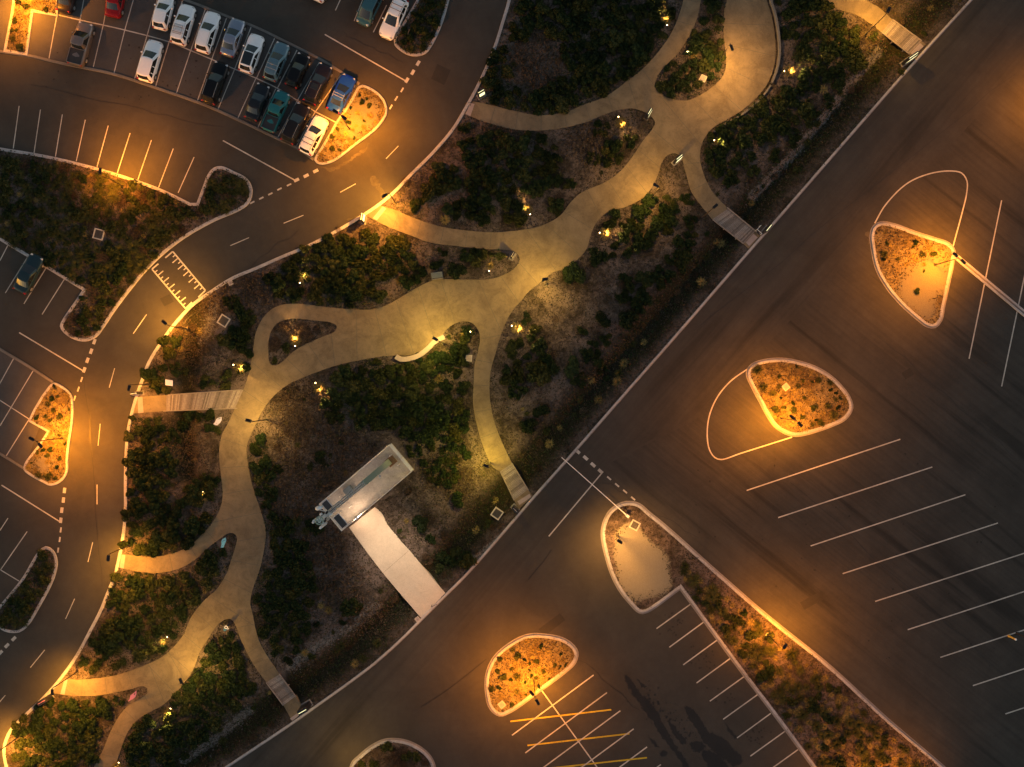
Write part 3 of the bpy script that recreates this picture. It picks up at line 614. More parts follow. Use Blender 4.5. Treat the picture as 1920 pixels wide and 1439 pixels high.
for q in ([(259, 745), (268, 744), (270, 774), (260, 775)], [(544, 1347), (566, 1331), (570, 1334), (549, 1351)], [(1724, 82), (1706, 100), (1712, 106), (1731, 88)], [(1412, 439), (1398, 455), (1404, 462), (1420, 446)], [(993, 926), (970, 940), (974, 947), (996, 932)]): slab(mb, q, .152, .10)
tag(mb.build('tactile_paving', M['pad']), kind='structure')
# ------------------------------------------------------------------ lamps
HP = 6.0
def spot(name, loc, power, col, parent, size=160, blend=.9, rad=.12, target=None):
    l = bpy.data.lights.new(name, 'SPOT'); l.energy = power; l.color = col; l.spot_size = R(size); l.spot_blend = blend; l.shadow_soft_size = rad
    o = bpy.data.objects.new(name, l); C.objects.link(o); o.location = loc; o.parent = parent
    if target is not None: o.rotation_euler = (Vector(target) - Vector(loc)).to_track_quat('-Z', 'Y').to_euler()
    return o
def lamp(base, heads, label, power, col, h=HP, group=None, zb=.1, ring=False, lit=True, fwd=2.2, cone=160, throws=(), d_em=M['led']):
    B = G(*base); root = empty('street_lamp', (B.x, B.y, 0)); tag(root, label, 'street lamp', group)
    mb = MB(); mb.tube((0, 0, zb - .02), (0, 0, zb + .35), .11, .10, 10); mb.box((0, 0, zb + .01), (.34, .34, .03)); mb.build('base_plate', M['pole'], root)
    mb = MB(); mb.tube((0, 0, zb + .02), (0, 0, h), .065, .045, 10); mb.build('pole', M['pole'], root)
    for hx in heads:
        W = G(hx[0], hx[1], h); p = Vector((W.x - B.x, W.y - B.y, h)); L = p.xy.length; a = math.atan2(p.y, p.x)
        if len(heads) > 1 and L > 0: p = Vector((math.cos(a) * max(L, .55), math.sin(a) * max(L, .55), h))
        mb = MB(); mb.tube((0, 0, h - .06), (p.x * .62, p.y * .62, h + .02), .03, .03, 8); mb.build('arm', M['pole'], root)
        mb = MB(); ang = a if (len(hx) < 3 or hx[2] == 0) else R(hx[2])
        mb.bbox((p.x, p.y, h + .03), (.62, .30, .09), ang, .02)
        for k in range(5): mb.box((p.x + math.cos(ang) * (-.22 + .11 * k), p.y + math.sin(ang) * (-.22 + .11 * k), h + .085), (.025, .24, .03), ang)
        hd = mb.build('lamp_head', M['dark'], root)
        mb = MB(); mb.box((p.x, p.y, h - .02), (.50, .22, .012), ang); mb.build('lens', d_em if lit else M['offwhite'], hd)
        if lit:
            off = hx[3] if len(hx) > 3 else (0, 0)
            spot('lamp_light', (p.x, p.y, h - .05), power / len(heads), col, root, cone, 1.0, .16, (p.x + off[0] + (math.cos(a) * fwd if len(hx) < 4 else 0), p.y + off[1] + (math.sin(a) * fwd if len(hx) < 4 else 0), 0))
    for tx, ty, k_ in throws:
        tq = G(tx, ty); dq = Vector((tq.x - B.x, tq.y - B.y, 0)).normalized()
        spot('lamp_throw', (dq.x * .8, dq.y * .8, h - .06), power * k_ * .26, col, root, 112, 1.0, .25, (tq.x - B.x, tq.y - B.y, 0))
    if ring:
        mb = MB(); mb.lathe([(.22, .0), (.22, .16), (.30, .16), (.30, 0)], (0, 0, zb - .03), 20); mb.build('footing_ring', M['paleconc'], root)
    return root
GR = 'dark carpark lamps on tall poles'; GP = 'path and road lamps'
lamp((655, 242), [(630, 210, 0, (2.5, 1.5)), (645, 221, 0, (1, -4))], 'twin-head black lamp on the bright sandy island beside the parked blue car', 9000, ORANGE, throws=((800, 200, .5),), cone=146, group=GR)
lamp((117, 822), [(59, 823, 0, (4.5, 3)), (73, 833, 0, (2, -2))], 'twin-head black lamp on the narrow orange island beside the curved road', 9500, ORANGE, throws=((190, 1000, .3), (150, 620, .3)), cone=171, group=GR)
lamp((1753, 497), [(1791, 478, 0, (-3, -1.5)), (1806, 491, 0, (1, 4.5))], 'twin-head black lamp on the triangular sandy island at the right', 8000, ORANGE, throws=((1600, 640, .6), (1830, 240, .5)), cone=171, group=GR)
lamp((1464, 785), [(1486, 783, 0, (-5, 0)), (1500, 796, 0, (1, 1.5))], 'twin-head black lamp on the grassy kidney-shaped island in the middle of the big lot', 8000, ORANGE, throws=((1270, 900, .55), (1700, 880, .45)), cone=171, group=GR)
lamp((1001, 1276), [(997, 1300, 0, (-2.5, 2)), (1008, 1317, 0, (-1.5, -1.5))], 'twin-head black lamp on the golden half-round island with yellow lines below it', 7200, ORANGE, throws=((1260, 1330, .6), (840, 1180, .5)), cone=171, group=GR)
lamp((1157, 1004), [(1162, 1016, 0, (1.2, -2.0))], 'single-head black lamp standing in the sand at the tip of the long median', 3000, (1, .42, .08), throws=((980, 1080, .6),), cone=138, group=GR)
lamp((1440, 1191), [(1472, 1212)], 'black lamp with a pale ring footing in the planted median at the lower right', 4600, ORANGE, throws=((1640, 1180, 1.0), (1250, 1260, .3)), cone=171, group=GR, ring=True)
lamp((230, 349), [(188, 321, 0, (1.2, 2.6))], 'black lamp behind the empty bays, in the tussock bed at the upper left', 5200, ORANGE, throws=((260, 220, .5),), cone=150, group=GR)
lamp((49, 17), [(-15, -18), (0, -28)], 'black lamp in the strip bed at the top left corner', 8500, ORANGE, cone=136, group=GR, zb=.1)
lamp((350, 617), [(308, 605)], 'black lamp beside the curved road just below the toothed speed hump marking', 5600, ROADC, group=GP, cone=140, fwd=3.6)
lamp((283, 721), [(242, 728)], 'black lamp by the curved road at the end of the long boardwalk', 1700, ROADC, group=GP, cone=140, fwd=3.6)
lamp((245, 1022), [(203, 1047)], 'black lamp by the curved road where the small lower-left path meets it', 4200, ROADC, group=GP, cone=140, fwd=3.6)
lamp((145, 1260), [(98, 1298)], 'black lamp over the bottom left path mouth beside the pink sign', 4600, ROADC, group=GP, cone=140, fwd=3.6)
lamp((35, 1382), [(-20, 1425)], 'dark lamp in the bottom left corner bed leaning out of the frame', 6000, ROADC, group=GP, cone=140, fwd=3.6)
lamp((742, 382), [(721, 367)], 'black lamp by the curved road at the mouth of the upper middle path', 5600, ROADC, group=GP, cone=140, fwd=3.6)
lamp((1347, 117), [(1372, 90)], 'black lamp by the wide top path, on the rounded planted island', 2400, (1, .47, .10), group=GP, cone=168)
lamp((1624, 64), [(1666, 19)], 'black lamp beside the short top right path', 2700, (1, .45, .05), group=GP, cone=168)
lamp((1317, 408), [(1341, 387)], 'unlit slim lamp beside the grey boardwalk', 380, AMBER, group=GP, lit=False)
lamp((1221, 372), [(1230, 348)], 'black lamp at the bend of the main path, on the strip between two paths', 1500, AMBER, group=GP, cone=168)
lamp((1024, 534), [(1022, 524)], 'black lamp beside the widest part of the main path', 1750, (1, .58, .10), group=GP, cone=168)
lamp((830, 644), [(816, 636)], 'black lamp behind the curved concrete seat', 1750, (1, .62, .10), group=GP, cone=168)
lamp((919, 868), [(911, 874)], 'black lamp beside the narrow yellow path above its boardwalk', 1700, (1, .66, .07), group=GP, cone=168)
lamp((500, 787), [(466, 789)], 'black lamp beside the winding path opposite the long boardwalk', 1800, (1, .56, .11), group=GP, cone=168)
lamp((375, 1253), [(339, 1277)], 'black lamp beside the lower winding path where two branches meet', 1700, (1, .54, .10), group=GP, cone=168)
lamp((1907, 1188), [(1975, 1228)], 'unlit lamp with a black base at the right edge behind a yellow bollard', 0, ORANGE, lit=False, group=GP, zb=0)
for b_, h_, pw, cc, lb in (((650, 1500), (640, 1462), 600, (1, .5, .08), 'lamp beyond the lower edge, lighting the kerb of the dark bottom island'), ((1720, 1560), (1700, 1545), 5200, ORANGE, 'lamp beyond the lower right corner of the car park'), ((2060, 150), (2040, 160), 4200, ORANGE, 'lamp beyond the upper right corner of the bus lot'),
                           ((890, 455), (875, 450), 500, AMBER, 'x')):
    if lb != 'x': lamp(b_, [h_], lb, pw, cc, group='lamps beyond the frame')
# ------------------------------------------------------------------ garden spotlights
def uplight(x, y, dx, dy, label, k=1.0):
    p = G(x, y); z = float(terrain(np.array([x]), np.array([y]))[0]); root = empty('garden_spotlight', (p.x, p.y, z)); tag(root, label, 'garden light', 'small lit spotlights in the planting')
    d = Vector((dx, -dy, 0)).normalized(); mb = MB(); mb.tube((0, 0, -.1), (0, 0, .14), .018, .018, 8); mb.build('spike', M['dark'], root)
    a = Vector((-d.x * .06, -d.y * .06, .16)); b = Vector((d.x * .10, d.y * .10, .36)); mb = MB(); mb.tube(a, b, .06, .075, 14); hd = mb.build('housing', M['dark'], root)
    n = (b - a).normalized(); mb = MB(); mb.tube(b + n * .002, b + n * .012, .068, .068, 14); mb.build('lens', M['uplens'], hd)
    l = bpy.data.lights.new('spotlight_beam', 'SPOT'); l.energy = P_GARDEN * k * 5; l.color = GARDEN; l.spot_size = R(75); l.spot_blend = .7; l.shadow_soft_size = .04
    o = bpy.data.objects.new('spotlight_beam', l); C.objects.link(o); o.location = b + n * .03; o.parent = root; o.rotation_euler = Vector((d.x, d.y, .18)).to_track_quat('-Z', 'Y').to_euler()
UPL = [(1250, 52, -.2, -1, 'in the top bed beside the narrow upper path', 1), (1286, 99, 1, .4, 'in the rounded planted island at the top', .7), (1158, 220, .6, 1, 'at the tip of the bed below the upper path', 1.2), (1336, 265, 1, .1, 'in the dark shrubs right of the path junction', 1.2), (1467, 136, 1, -.1, 'in the bed right of the wide upper path', 1.3), (995, 405, -.6, -1, 'in the gravel bed above the main path', .9),
       (1122, 438, 1, 0, 'beside the bend right of the main path', 1.4), (563, 533, .5, -1, 'in the dark shrub mass left of centre', 1.3), (763, 532, -1, -.5, 'in the gravel left of the seat-backed shrub', .7), (555, 651, -.1, -1, 'in the teardrop island inside the path loop', 1.4), (438, 684, 1, .4, 'above the long boardwalk at the path edge', 1.2), (592, 717, .7, 1, 'in the bed below the path loop', 1.3),
       (958, 611, 1, .4, 'right of the narrow yellow path mouth', 1.2), (383, 920, 0, 1, 'in the bed left of the winding path', .5), (323, 1325, -.5, 1, 'in the lower bed below the lamp', 1.3), (226, 1426, -.4, 1, 'at the bottom edge beside the last path', 1.2), (317, 1192, -.6, .6, 'in the lower left hedge bed', .7), (917, 511, .2, -1, 'in the narrow bed tip beside the main path', .25), (884, 622, -1, .4, 'near the white cover behind the curved seat', .5)]
for u in UPL: uplight(*u[:4], 'small lit black garden spotlight ' + u[4], u[5])
# ------------------------------------------------------------------ signs, seats, covers, gate
def totem(x, y, rz, w, d, h, label, face='signface', gl=True, notch=False):
    p = G(x, y); root = empty('totem_sign', (p.x, p.y, .1), R(rz)); tag(root, label, 'sign', 'freestanding totem signs')
    mb = MB(); mb.bbox((0, 0, h / 2), (w, d, h), 0, .02); mb.build('sign_body', M['signbox'], root)
    mb = MB(); mb.bbox((0, 0, -.03), (w + .25, d + .25, .1), 0, .01); mb.build('plinth', M['gutter'], root)
    mb = MB(); mb.box((0, 0, h + .012), (w * .86, .05, .02)); mb.build('cap_strip', M[face], root)
    mb = MB(); mb.box((0, -d / 2 - .008, h * .62), (w * .8, .012, h * .6)); mb.build('sign_face', M[face], root)
    return root
totem(1699, 116, 35, 1.3, .35, 2.0, 'black totem sign with a pale lit face at the mouth of the top right boardwalk')
totem(1433, 433, 50, 1.0, .28, 2.0, 'slim black totem sign with yellow-green lit edge beside the grey boardwalk')
totem(575, 1322, 30, 1.1, .55, 2.2, 'black totem sign with a bright cap at the foot of the bottom boardwalk')
totem(966, 953, -45, .7, .4, 1.8, 'small brown and cream totem sign by the yellow-lit boardwalk', 'paleconc')
totem(903, 180, 30, .8, .35, 1.6, 'low black and cream sign beside the curved road at the upper path mouth', 'signface')
totem(1214, 218, 60, .8, .3, 1.8, 'black and pale green totem sign at the tip of the upper bed by the junction')
totem(1268, 303, 40, .9, .30, 2.0, 'cream faced totem sign at the round tip between two paths at the junction')
totem(961, 481, 60, .7, .3, 1.6, 'cream wedge-shaped sign in the gravel tip beside the main path', 'paleconc')
totem(683, 412, 80, .9, .3, 2.0, 'black totem sign by the curved road below the upper middle path mouth')
totem(262, 738, 10, .8, .28, 1.7, 'slim pale blue edged sign at the road end of the long boardwalk', 'lavender')
totem(91, 1308, 30, 1.0, .5, 1.6, 'black and pink sign cluster by the road at the bottom left path mouth', 'pinksign')
def boardsign(outline_px, z, mat, label, thick=.05, marks=None, mmat=None, deck=None):
    """upright surfboard-like shaped panel sign leaning back on a stake: outline traced at its real height"""
    P = [G(x, y, z) for x, y in outline_px]; c = sum(P, Vector()) / len(P); root = empty('shaped_sign', (c.x, c.y, .1)); tag(root, label, 'sign', 'surfboard shaped art signs')
    ax = (P[0] - P[len(P) // 2]); L = ax.xy.length; ax = Vector((ax.x, ax.y, 0)).normalized(); mb = MB(); n = len(P)
    def zt(p): return .35 + (1.0) * ((p - c).dot(ax) / L + .5)
    q = [(p.x - c.x, p.y - c.y, zt(p)) for p in P]
    if area([(a[0], a[1]) for a in q]) < 0: q = q[::-1]
    mb.add([(a, b, h) for a, b, h in q] + [(a, b, h - thick) for a, b, h in q], [tuple(range(n)), tuple(range(2 * n - 1, n - 1, -1))] + [(i, n + i, n + (i + 1) % n, (i + 1) % n) for i in range(n)])
    mb.build('panel', mat, root)
    mb = MB(); mb.tube((0, 0, -.1), (0, 0, .80), .035, .035, 8); mb.build('post', M['dark'], root)
    if marks:
        mb = MB()
        for (x0, y0, x1, y1, wd) in marks:
            a = G(x0, y0, z); b = G(x1, y1, z); u = (b - a).normalized() ; nn = Vector((-u.y, u.x, 0)) * wd / 2
            vs = [a + nn, b + nn, b - nn, a - nn]; mb.add([(v.x - c.x, v.y - c.y, zt(v) + .01) for v in vs], [(3, 2, 1, 0)])
        mb.build('sign_lettering', mmat, root)
    return root
boardsign([(418, 782), (417, 788), (413, 793), (406, 798), (402, 798), (397, 796), (402, 792), (405, 787), (409, 784)], 1.0, M['lavender'], 'pale lavender surfboard shaped sign in the dark bed left of the winding path', marks=[(409, 787, 411, 784.5, .06), (412, 786.5, 414, 784, .06), (414, 785.5, 416, 783.5, .06), (404, 794, 405, 795, .05)], mmat=M['deepblue'])
boardsign([(425, 1007), (425.5, 1013), (422, 1019), (417, 1028), (411, 1029), (414, 1022), (415, 1015), (418, 1011)], 1.0, M['bluesign'], 'sky blue surfboard shaped sign at the tip of the lower left bed', marks=[(419, 1013.5, 424, 1012.5, .07), (417, 1015.5, 419, 1015.2, .05), (415.5, 1024, 416.3, 1025, .08)], mmat=M['deepblue'])
boardsign([(258.5, 1293), (257, 1301), (254, 1307), (248, 1312), (241, 1316), (236, 1319), (241, 1313), (244, 1305), (249, 1301), (253, 1298)], 1.0, M['pinksign'], 'pink fish-like shaped sign in the small bed tip at the lower left', marks=[(252, 1303, 255, 1298.5, .10)], mmat=M['signbox'])
# blue sign with white ring emblem
r_ = boardsign([(428, 1177), (424, 1183), (418, 1186), (416, 1184), (419, 1178), (422, 1176)], 1.0, M['deepblue'], 'small deep blue sign with a white ring emblem at the round bed tip')
mb = MB(); c0 = G(425, 1176, 1.3); rr = r_.location
for i in range(14):
    a0 = 2 * math.pi * i / 14; a1 = 2 * math.pi * (i + 1) / 14
    mb.add([(c0.x - rr.x + r * math.cos(a), c0.y - rr.y + r * math.sin(a), 1.42) for r, a in ((.10, a0), (.20, a0), (.20, a1), (.10, a1))], [(0, 1, 2, 3)])
mb.box((c0.x - rr.x + .22, c0.y - rr.y - .16, 1.415), (.22, .07, .012), R(45)); mb.build('emblem', M['whitepaint'], r_)
mb = MB(); mb.tube((c0.x - rr.x, c0.y - rr.y, -.1), (c0.x - rr.x, c0.y - rr.y, 1.40), .03); mb.build('post', M['dark'], r_)
# grey tilted info panel at (322,718) and bench with shrub
p = G(322, 718); r_ = empty('information_panel', (p.x, p.y, 0), R(-8)); tag(r_, 'pale grey square panel on legs in the bed above the long boardwalk', 'panel')
mb = MB(); mb.box((0, 0, .85), (.82, .68, .05), M=Matrix.Rotation(R(25), 4, 'X')); mb.build('panel', M['lavender'], r_)
for s in (-1, 1): mb = MB(); mb.tube((s * .3, -.15, 0), (s * .3, -.1, .83), .03); mb.build('leg', M['dark'], r_)
p = G(820, 517); r_ = empty('bench', (p.x, p.y, .1), R(8)); tag(r_, 'small dark slatted bench at the path edge beside the round shrub', 'bench')
mb = MB()
for k in range(6): mb.bbox((0, -.26 + k * .105, .44), (1.25, .08, .04), 0, .008)
mb.build('seat', paint('slate_slats', (.11, .14, .17), .6), r_)
mb = MB(); mb.bbox((0, -.42, .22), (1.3, .10, .44), 0, .01); mb.build('front_panel', M['strip'], r_)
for s in (-1, 1): mb = MB(); mb.bbox((s * .58, 0, .21), (.08, .6, .42), 0, .01); mb.build('leg', M['dark'], r_)
BP = spline([(743, 669), (752, 674), (768, 673), (786, 667), (802, 655), (815, 642), (834, 632)], False, 4)
mb = MB(); ribbon(mb, BP, .27, .27, .56, .0, False, 0, .02); tag(mb.build('curved_seat', M['pad']), 'curved pale concrete seat along the lower edge of the main path', 'seat')
def cover(x, y, sz, rz, label, kind):
    p = G(x, y); r = empty('pit_cover', (p.x, p.y, .0), R(rz)); z = .20
    mb = MB()
    if kind == 'frame':
        t = .13
        for s in (-1, 1): mb.bbox((s * (sz / 2 - t / 2), 0, z - .1), (t, sz, .2), 0, .008); mb.bbox((0, s * (sz / 2 - t / 2), z - .101), (sz - 2 * t, t, .198), 0, .008)
        tag(r, label, 'drain pit', 'square drain pits'); mb.build('frame', M['paleconc'], r)
        mb = MB(); n = 9; w_ = sz - 2 * t
        for i in range(n): mb.box((-w_ / 2 + w_ * (i + .5) / n, 0, z - .05), (w_ / n * .55, w_, .03))
        for j in (-1, 0, 1): mb.box((0, j * w_ * .35, z - .06), (w_, .03, .02))
        mb.box((0, 0, z - .12), (w_, w_, .02)); mb.build('grate', M['grate'], r)
    else:
        tag(r, label, 'cover', 'small pale service covers'); mb.bbox((0, 0, .09), (sz, sz, .18), 0, .01); mb.build('surround', M['paleconc'], r)
        mb = MB(); mb.bbox((0, 0, .186), (sz * .72, sz * .72, .012), 0, .004); mb.build('lid', M['pad'], r)
        mb = MB(); mb.box((0, 0, .196), (.07, .05, .012)); mb.build('keyhole', M['grate'], r)
cover(186, 440, 1.15, -15, 'pale framed square drain pit in the tussock bed at the left', 'frame')
cover(420, 602, 1.15, -32, 'pale framed square drain pit in the basin above the long boardwalk', 'frame')
cover(1190, 985, 1.0, -28, 'pale framed drain pit on the sandy tip of the long median', 'frame')
cover(932, 963, 1.1, 55, 'pale framed drain pit left of the yellow-lit boardwalk foot', 'frame')
cover(1318, 148, .72, -25, 'white square cover in the rounded island shrubs at the top', 'c')
cover(879, 672, .72, -5, 'white square cover beside the narrow yellow path', 'c')
cover(1473, 726, .70, 40, 'white diamond-set cover on the kidney-shaped island', 'c')
cover(941, 1321, .70, 40, 'white diamond-set cover at the corner of the golden half-round island', 'c')
cover(433, 531, .50, 20, 'small white cover at the kerb below the speed hump', 'c')
cover(783, 1161, .50, 40, 'small white cover at the foot of the pale driveway', 'c')
# white frame sign by grey boardwalk
p = G(1424, 433); r_ = empty('sign_frame', (p.x, p.y, .1), R(48)); tag(r_, 'open white angle frame beside the grey boardwalk end', 'frame')
mb = MB(); mb.bbox((0, .35, .9), (.62, .06, .06), 0, .01); mb.bbox((-.33, 0, .9), (.06, .76, .06), 0, .01); mb.build('rail', M['offwhite'], r_)
for q in ((-.33, .35), (.28, .35), (-.33, -.35)): mb = MB(); mb.tube((*q, 0), (*q, .9), .025); mb.build('post', M['offwhite'], r_)
# boom gate
a = G(1175, 966); b = G(1053, 858, 1.0); r_ = empty('boom_gate', (a.x, a.y, 0)); tag(r_, 'white boom gate lowered across the service road', 'boom gate')
v = Vector((b.x - a.x, b.y - a.y, 0)); ang = math.atan2(v.y, v.x)
mb = MB(); mb.bbox((0, 0, .62), (.34, .28, 1.05), ang, .03); mb.build('cabinet', M['offwhite'], r_)
mb = MB(); mb.tube((0, 0, 1.0), (v.x, v.y, 1.0), .05, .035, 10); mb.build('arm', M['whitepaint'], r_)
mb = MB(); mb.tube((v.x * .985, v.y * .985, 0), (v.x * .985, v.y * .985, .96), .04); mb.box((v.x * .985, v.y * .985, .98), (.16, .05, .1), ang); mb.build('catch_post', M['offwhite'], r_)
n_ = 22; mb = MB()
for i in range(n_):
    t = (i + .5) / n_; mb.tube((v.x * t, v.y * t, .98), (v.x * t, v.y * t, .42), .010, .010, 5)
mb.tube((v.x * .02, v.y * .02, .42), (v.x * .97, v.y * .97, .42), .014, .014, 6); mb.build('skirt', M['whitepaint'], r_)
# bollards
p = G(1892, 1193); r_ = empty('bollard', (p.x, p.y, 0)); tag(r_, 'yellow bollard with a white cap at the right edge of the lot', 'bollard')
mb = MB(); mb.lathe([(.16, 0), (.16, .05), (.10, .07), (.09, 1.45), (.0, 1.45)], n=16); mb.build('post', M['yellowpost'], r_); mb = MB(); mb.lathe([(.11, 1.4), (.11, 1.52), (.06, 1.6), (0, 1.61)], n=16); mb.build('cap', M['whitepaint'], r_)
p = G(810, 1134); r_ = empty('swing_post', (p.x, p.y, .13), R(25)); tag(r_, 'slim brown angled post at the foot of the pale driveway', 'post')
mb = MB(); mb.tube((0, 0, 0), (0, 0, 1.1), .03); mb.build('post', M['pole'], r_); mb = MB(); mb.tube((0, 0, 1.08), (.7, 0, 1.08), .025); mb.build('arm', M['pole'], r_)
p = G(748, 78); r_ = empty('marker_post', (p.x + .8, p.y, .1), R(70)); tag(r_, 'thin pale leaning stake in the planted island by the top white wagon', 'stake')
mb = MB(); mb.tube((0, 0, 0), (1.2, 0, .5), .025); mb.build('stake', M['strip'], r_); mb = MB(); mb.tube((0, 0, .02), (0, 0, .5), .025); mb.build('peg', M['strip'], r_)
# ------------------------------------------------------------------ fenced compound and telecom tower
cs = [g2(735.6, 832), g2(775, 882), g2(646.5, 989), g2(607.7, 940.5)]
cx = sum(c[0] for c in cs) / 4; cy = sum(c[1] for c in cs) / 4; ux = np.array(cs[0]) - np.array(cs[3]); LX = np.linalg.norm(ux); ux /= LX; ang = math.atan2(ux[1], ux[0]); LY = math.dist(cs[0], cs[1])
mb = MB(); mb.bbox((0, 0, 0), (LX + .1, LY + .1, .3), 0, .01); o = mb.build('concrete_pad', M['yardfloor']); o.location = (cx, cy, .02); o.rotation_euler.z = ang; tag(o, kind='structure')
root = empty('compound_fence', (cx, cy, .17), ang); tag(root, 'tall galvanised mesh fence enclosing the rectangular tower compound', 'fence')
HF = 2.35
for s in (-1, 1):
    mb = MB(); mb.tube((-LX / 2, s * LY / 2, HF), (LX / 2, s * LY / 2, HF), .045); mb.build('top_rail', M['galv'], root)
    mb = MB(); mb.tube((s * LX / 2, -LY / 2, HF), (s * LX / 2, LY / 2, HF), .045); mb.build('top_rail', M['galv'], root)
n = 5
for i in range(n + 1):
    for s in (-1, 1): mb = MB(); mb.tube((-LX / 2 + LX * i / n, s * LY / 2, 0), (-LX / 2 + LX * i / n, s * LY / 2, HF + .05), .04); mb.build('post', M['galv'], root)
for s in (-1, 1): mb = MB(); mb.tube((s * LX / 2, 0, 0), (s * LX / 2, 0, HF + .05), .04); mb.build('post', M['galv'], root)
def meshpanel(p0, p1, st=.16, r=.006):
    mb = MB(); p0 = Vector(p0); p1 = Vector(p1); L = (p1 - p0).length; k = int(L / st)
    for i in range(k + 1):
        q = p0 + (p1 - p0) * i / k; mb.tube(q, q + Vector((0, 0, HF - .05)), r, r, 4, caps=False)
    for j in range(1, int(HF / st)): mb.tube(p0 + Vector((0, 0, j * st)), p1 + Vector((0, 0, j * st)), r, r, 4, caps=False)
    return mb
for s in (-1, 1):
    meshpanel((-LX / 2, s * LY / 2, 0), (LX / 2, s * LY / 2, 0)).build('mesh_panel', M['galv'], root)
    meshpanel((s * LX / 2, -LY / 2, 0), (s * LX / 2, LY / 2, 0), .10, .011).build('mesh_panel', M['galv'], root)
# dark grille gantry over the lower-left end
r2 = empty('cable_gantry', (cx, cy, .17), ang); tag(r2, 'dark slatted gantry in two sections across the lower left end of the compound', 'gantry')
for y0, y1 in ((-LY / 2 + .12, -.22), (.22, LY / 2 - .12)):
    mb = MB(); x0 = -LX / 2 + .18; x1 = x0 + .75; ym_ = (y0 + y1) / 2
    for k in range(14): mb.box((x0 + .375, y0 + (y1 - y0) * (k + .5) / 14, 2.2), (.70, (y1 - y0) / 14 * .7, .03), m=0)
    mb.box((x0 + .375, ym_, 2.17), (.72, y1 - y0, .01)); mb.build('grille', M['grate'], r2)
    mb = MB()
    for x in (x0, x1): mb.box((x, ym_, 2.21), (.06, y1 - y0 + .06, .08))
    for y in (y0, y1): mb.box((x0 + .375, y, 2.212), (.70, .05, .08))
    mb.build('frame', M['galv'], r2)
    for x in (x0, x1): 
        for y in (y0, y1): mb = MB(); mb.tube((x, y, 0), (x, y, 2.17), .03); mb.build('leg', M['galv'], r2)
# equipment cabinets in the compound
r2 = empty('equipment_cabinet', (cx, cy, .17), ang); tag(r2, 'low grey-blue equipment cabinet beside the mast inside the compound', 'cabinet')
mb = MB(); mb.bbox((-1.9, .85, .45), (.95, 1.1, .9), 0, .02); mb.build('body', paint('slate_blue_cabinet', (.13, .17, .20), .5), r2); mb = MB(); mb.box((-1.9, .29, .5), (.8, .012, .7)); mb.build('door', M['strip'], r2)
# tower
b0 = G(728, 868); b1 = G(597, 978, 41.8); tw = empty('telecom_tower', (b0.x, b0.y, .17)); tag(tw, 'slender telecom tower with green lower shaft, grey lattice and antenna head', 'tower')
D = Vector((b1.x - b0.x, b1.y - b0.y, 0)); D = D / 41.6
def tp(h, x=0, y=0):
    c_, s_ = math.cos(ang), math.sin(ang); return Vector((D.x * h + x * c_ - y * s_, D.y * h + x * s_ + y * c_, h))
mb = MB(); mb.bbox((.35, .2, .10), (1.0, .95, .22), ang, .02); mb.build('footing', M['rust'], tw)
mb = MB()
for k in range(5):
    h0 = .2 + k * 4.0; h1 = h0 + 3.96; w0 = .33 - .012 * k
    q = []
    for h, w_ in ((h0, w0), (h1, w0 - .008)): q += [tp(h, -w_, -w_), tp(h, w_, -w_), tp(h, w_, w_), tp(h, -w_, w_)]
    mb.add(q, [(0, 1, 5, 4), (1, 2, 6, 5), (2, 3, 7, 6), (3, 0, 4, 7), (4, 5, 6, 7)])
mb.build('lower_shaft', M['green'], tw)
mb = MB()
def wid(h): return .19 - .003 * (h - 20)
hs = np.arange(20.2, 38.2, .9)
for h0, h1 in zip(hs[:-1], hs[1:]):
    w0, w1 = wid(h0), wid(h1)
    A = [tp(h0, a * w0, b * w0) for a, b in ((-1, -1), (1, -1), (1, 1), (-1, 1))]; B_ = [tp(h1, a * w1, b * w1) for a, b in ((-1, -1), (1, -1), (1, 1), (-1, 1))]
    for i in range(4): mb.tube(A[i], B_[i], .045, .045, 6, caps=False); mb.tube(A[i], B_[(i + 1) % 4], .022, .022, 4, caps=False); mb.tube(A[i], A[(i + 1) % 4], .025, .025, 4, caps=False)
mb.build('lattice', M['galv'], tw)
mb = MB(); mb.tube(tp(20.2), tp(38), .05, .05, 8); mb.build('cable_run', M['strip'], tw)
mb = MB(); q = []
for h in (37.8, 41.3): q += [tp(h, -.13, -.13), tp(h, .13, -.13), tp(h, .13, .13), tp(h, -.13, .13)]
mb.add(q, [(0, 1, 5, 4), (1, 2, 6, 5), (2, 3, 7, 6), (3, 0, 4, 7), (4, 5, 6, 7)]); mb.build('upper_mast', M['offwhite'], tw)
mb = MB(); c_ = tp(41.3)
for k in range(16):
    a0, a1 = 2 * math.pi * k / 16, 2 * math.pi * (k + 1) / 16; mb.tube((c_.x + .27 * math.cos(a0), c_.y + .27 * math.sin(a0), 41.3), (c_.x + .27 * math.cos(a1), c_.y + .27 * math.sin(a1), 41.3), .035, .035, 6, caps=False)
for k in range(6):
    a0 = math.pi * k / 3; mb.tube(c_, (c_.x + .27 * math.cos(a0), c_.y + .27 * math.sin(a0), 41.3), .03, .03, 6)
mb.build('head_ring', M['green'], tw)
for (px_, py_, hh, wd, mt) in ((594, 974, 39.5, .26, 'offwhite'), (607, 985, 38.6, .20, 'whitepaint'), (612, 976, 38.5, .22, 'galv')):
    W = G(px_, py_, hh); c_ = Vector((W.x - b0.x, W.y - b0.y, hh)); mb = MB(); mb.bbox(c_, (wd, .14, 2.3), ang + .5, .03); pn = mb.build('panel_antenna', M[mt], tw)
    mb = MB()
    for dz in (-.8, .8): mb.tube(c_ + Vector((0, 0, dz)), tp(hh + dz), .03, .03, 6)
    mb.build('bracket', M['galv'], pn)
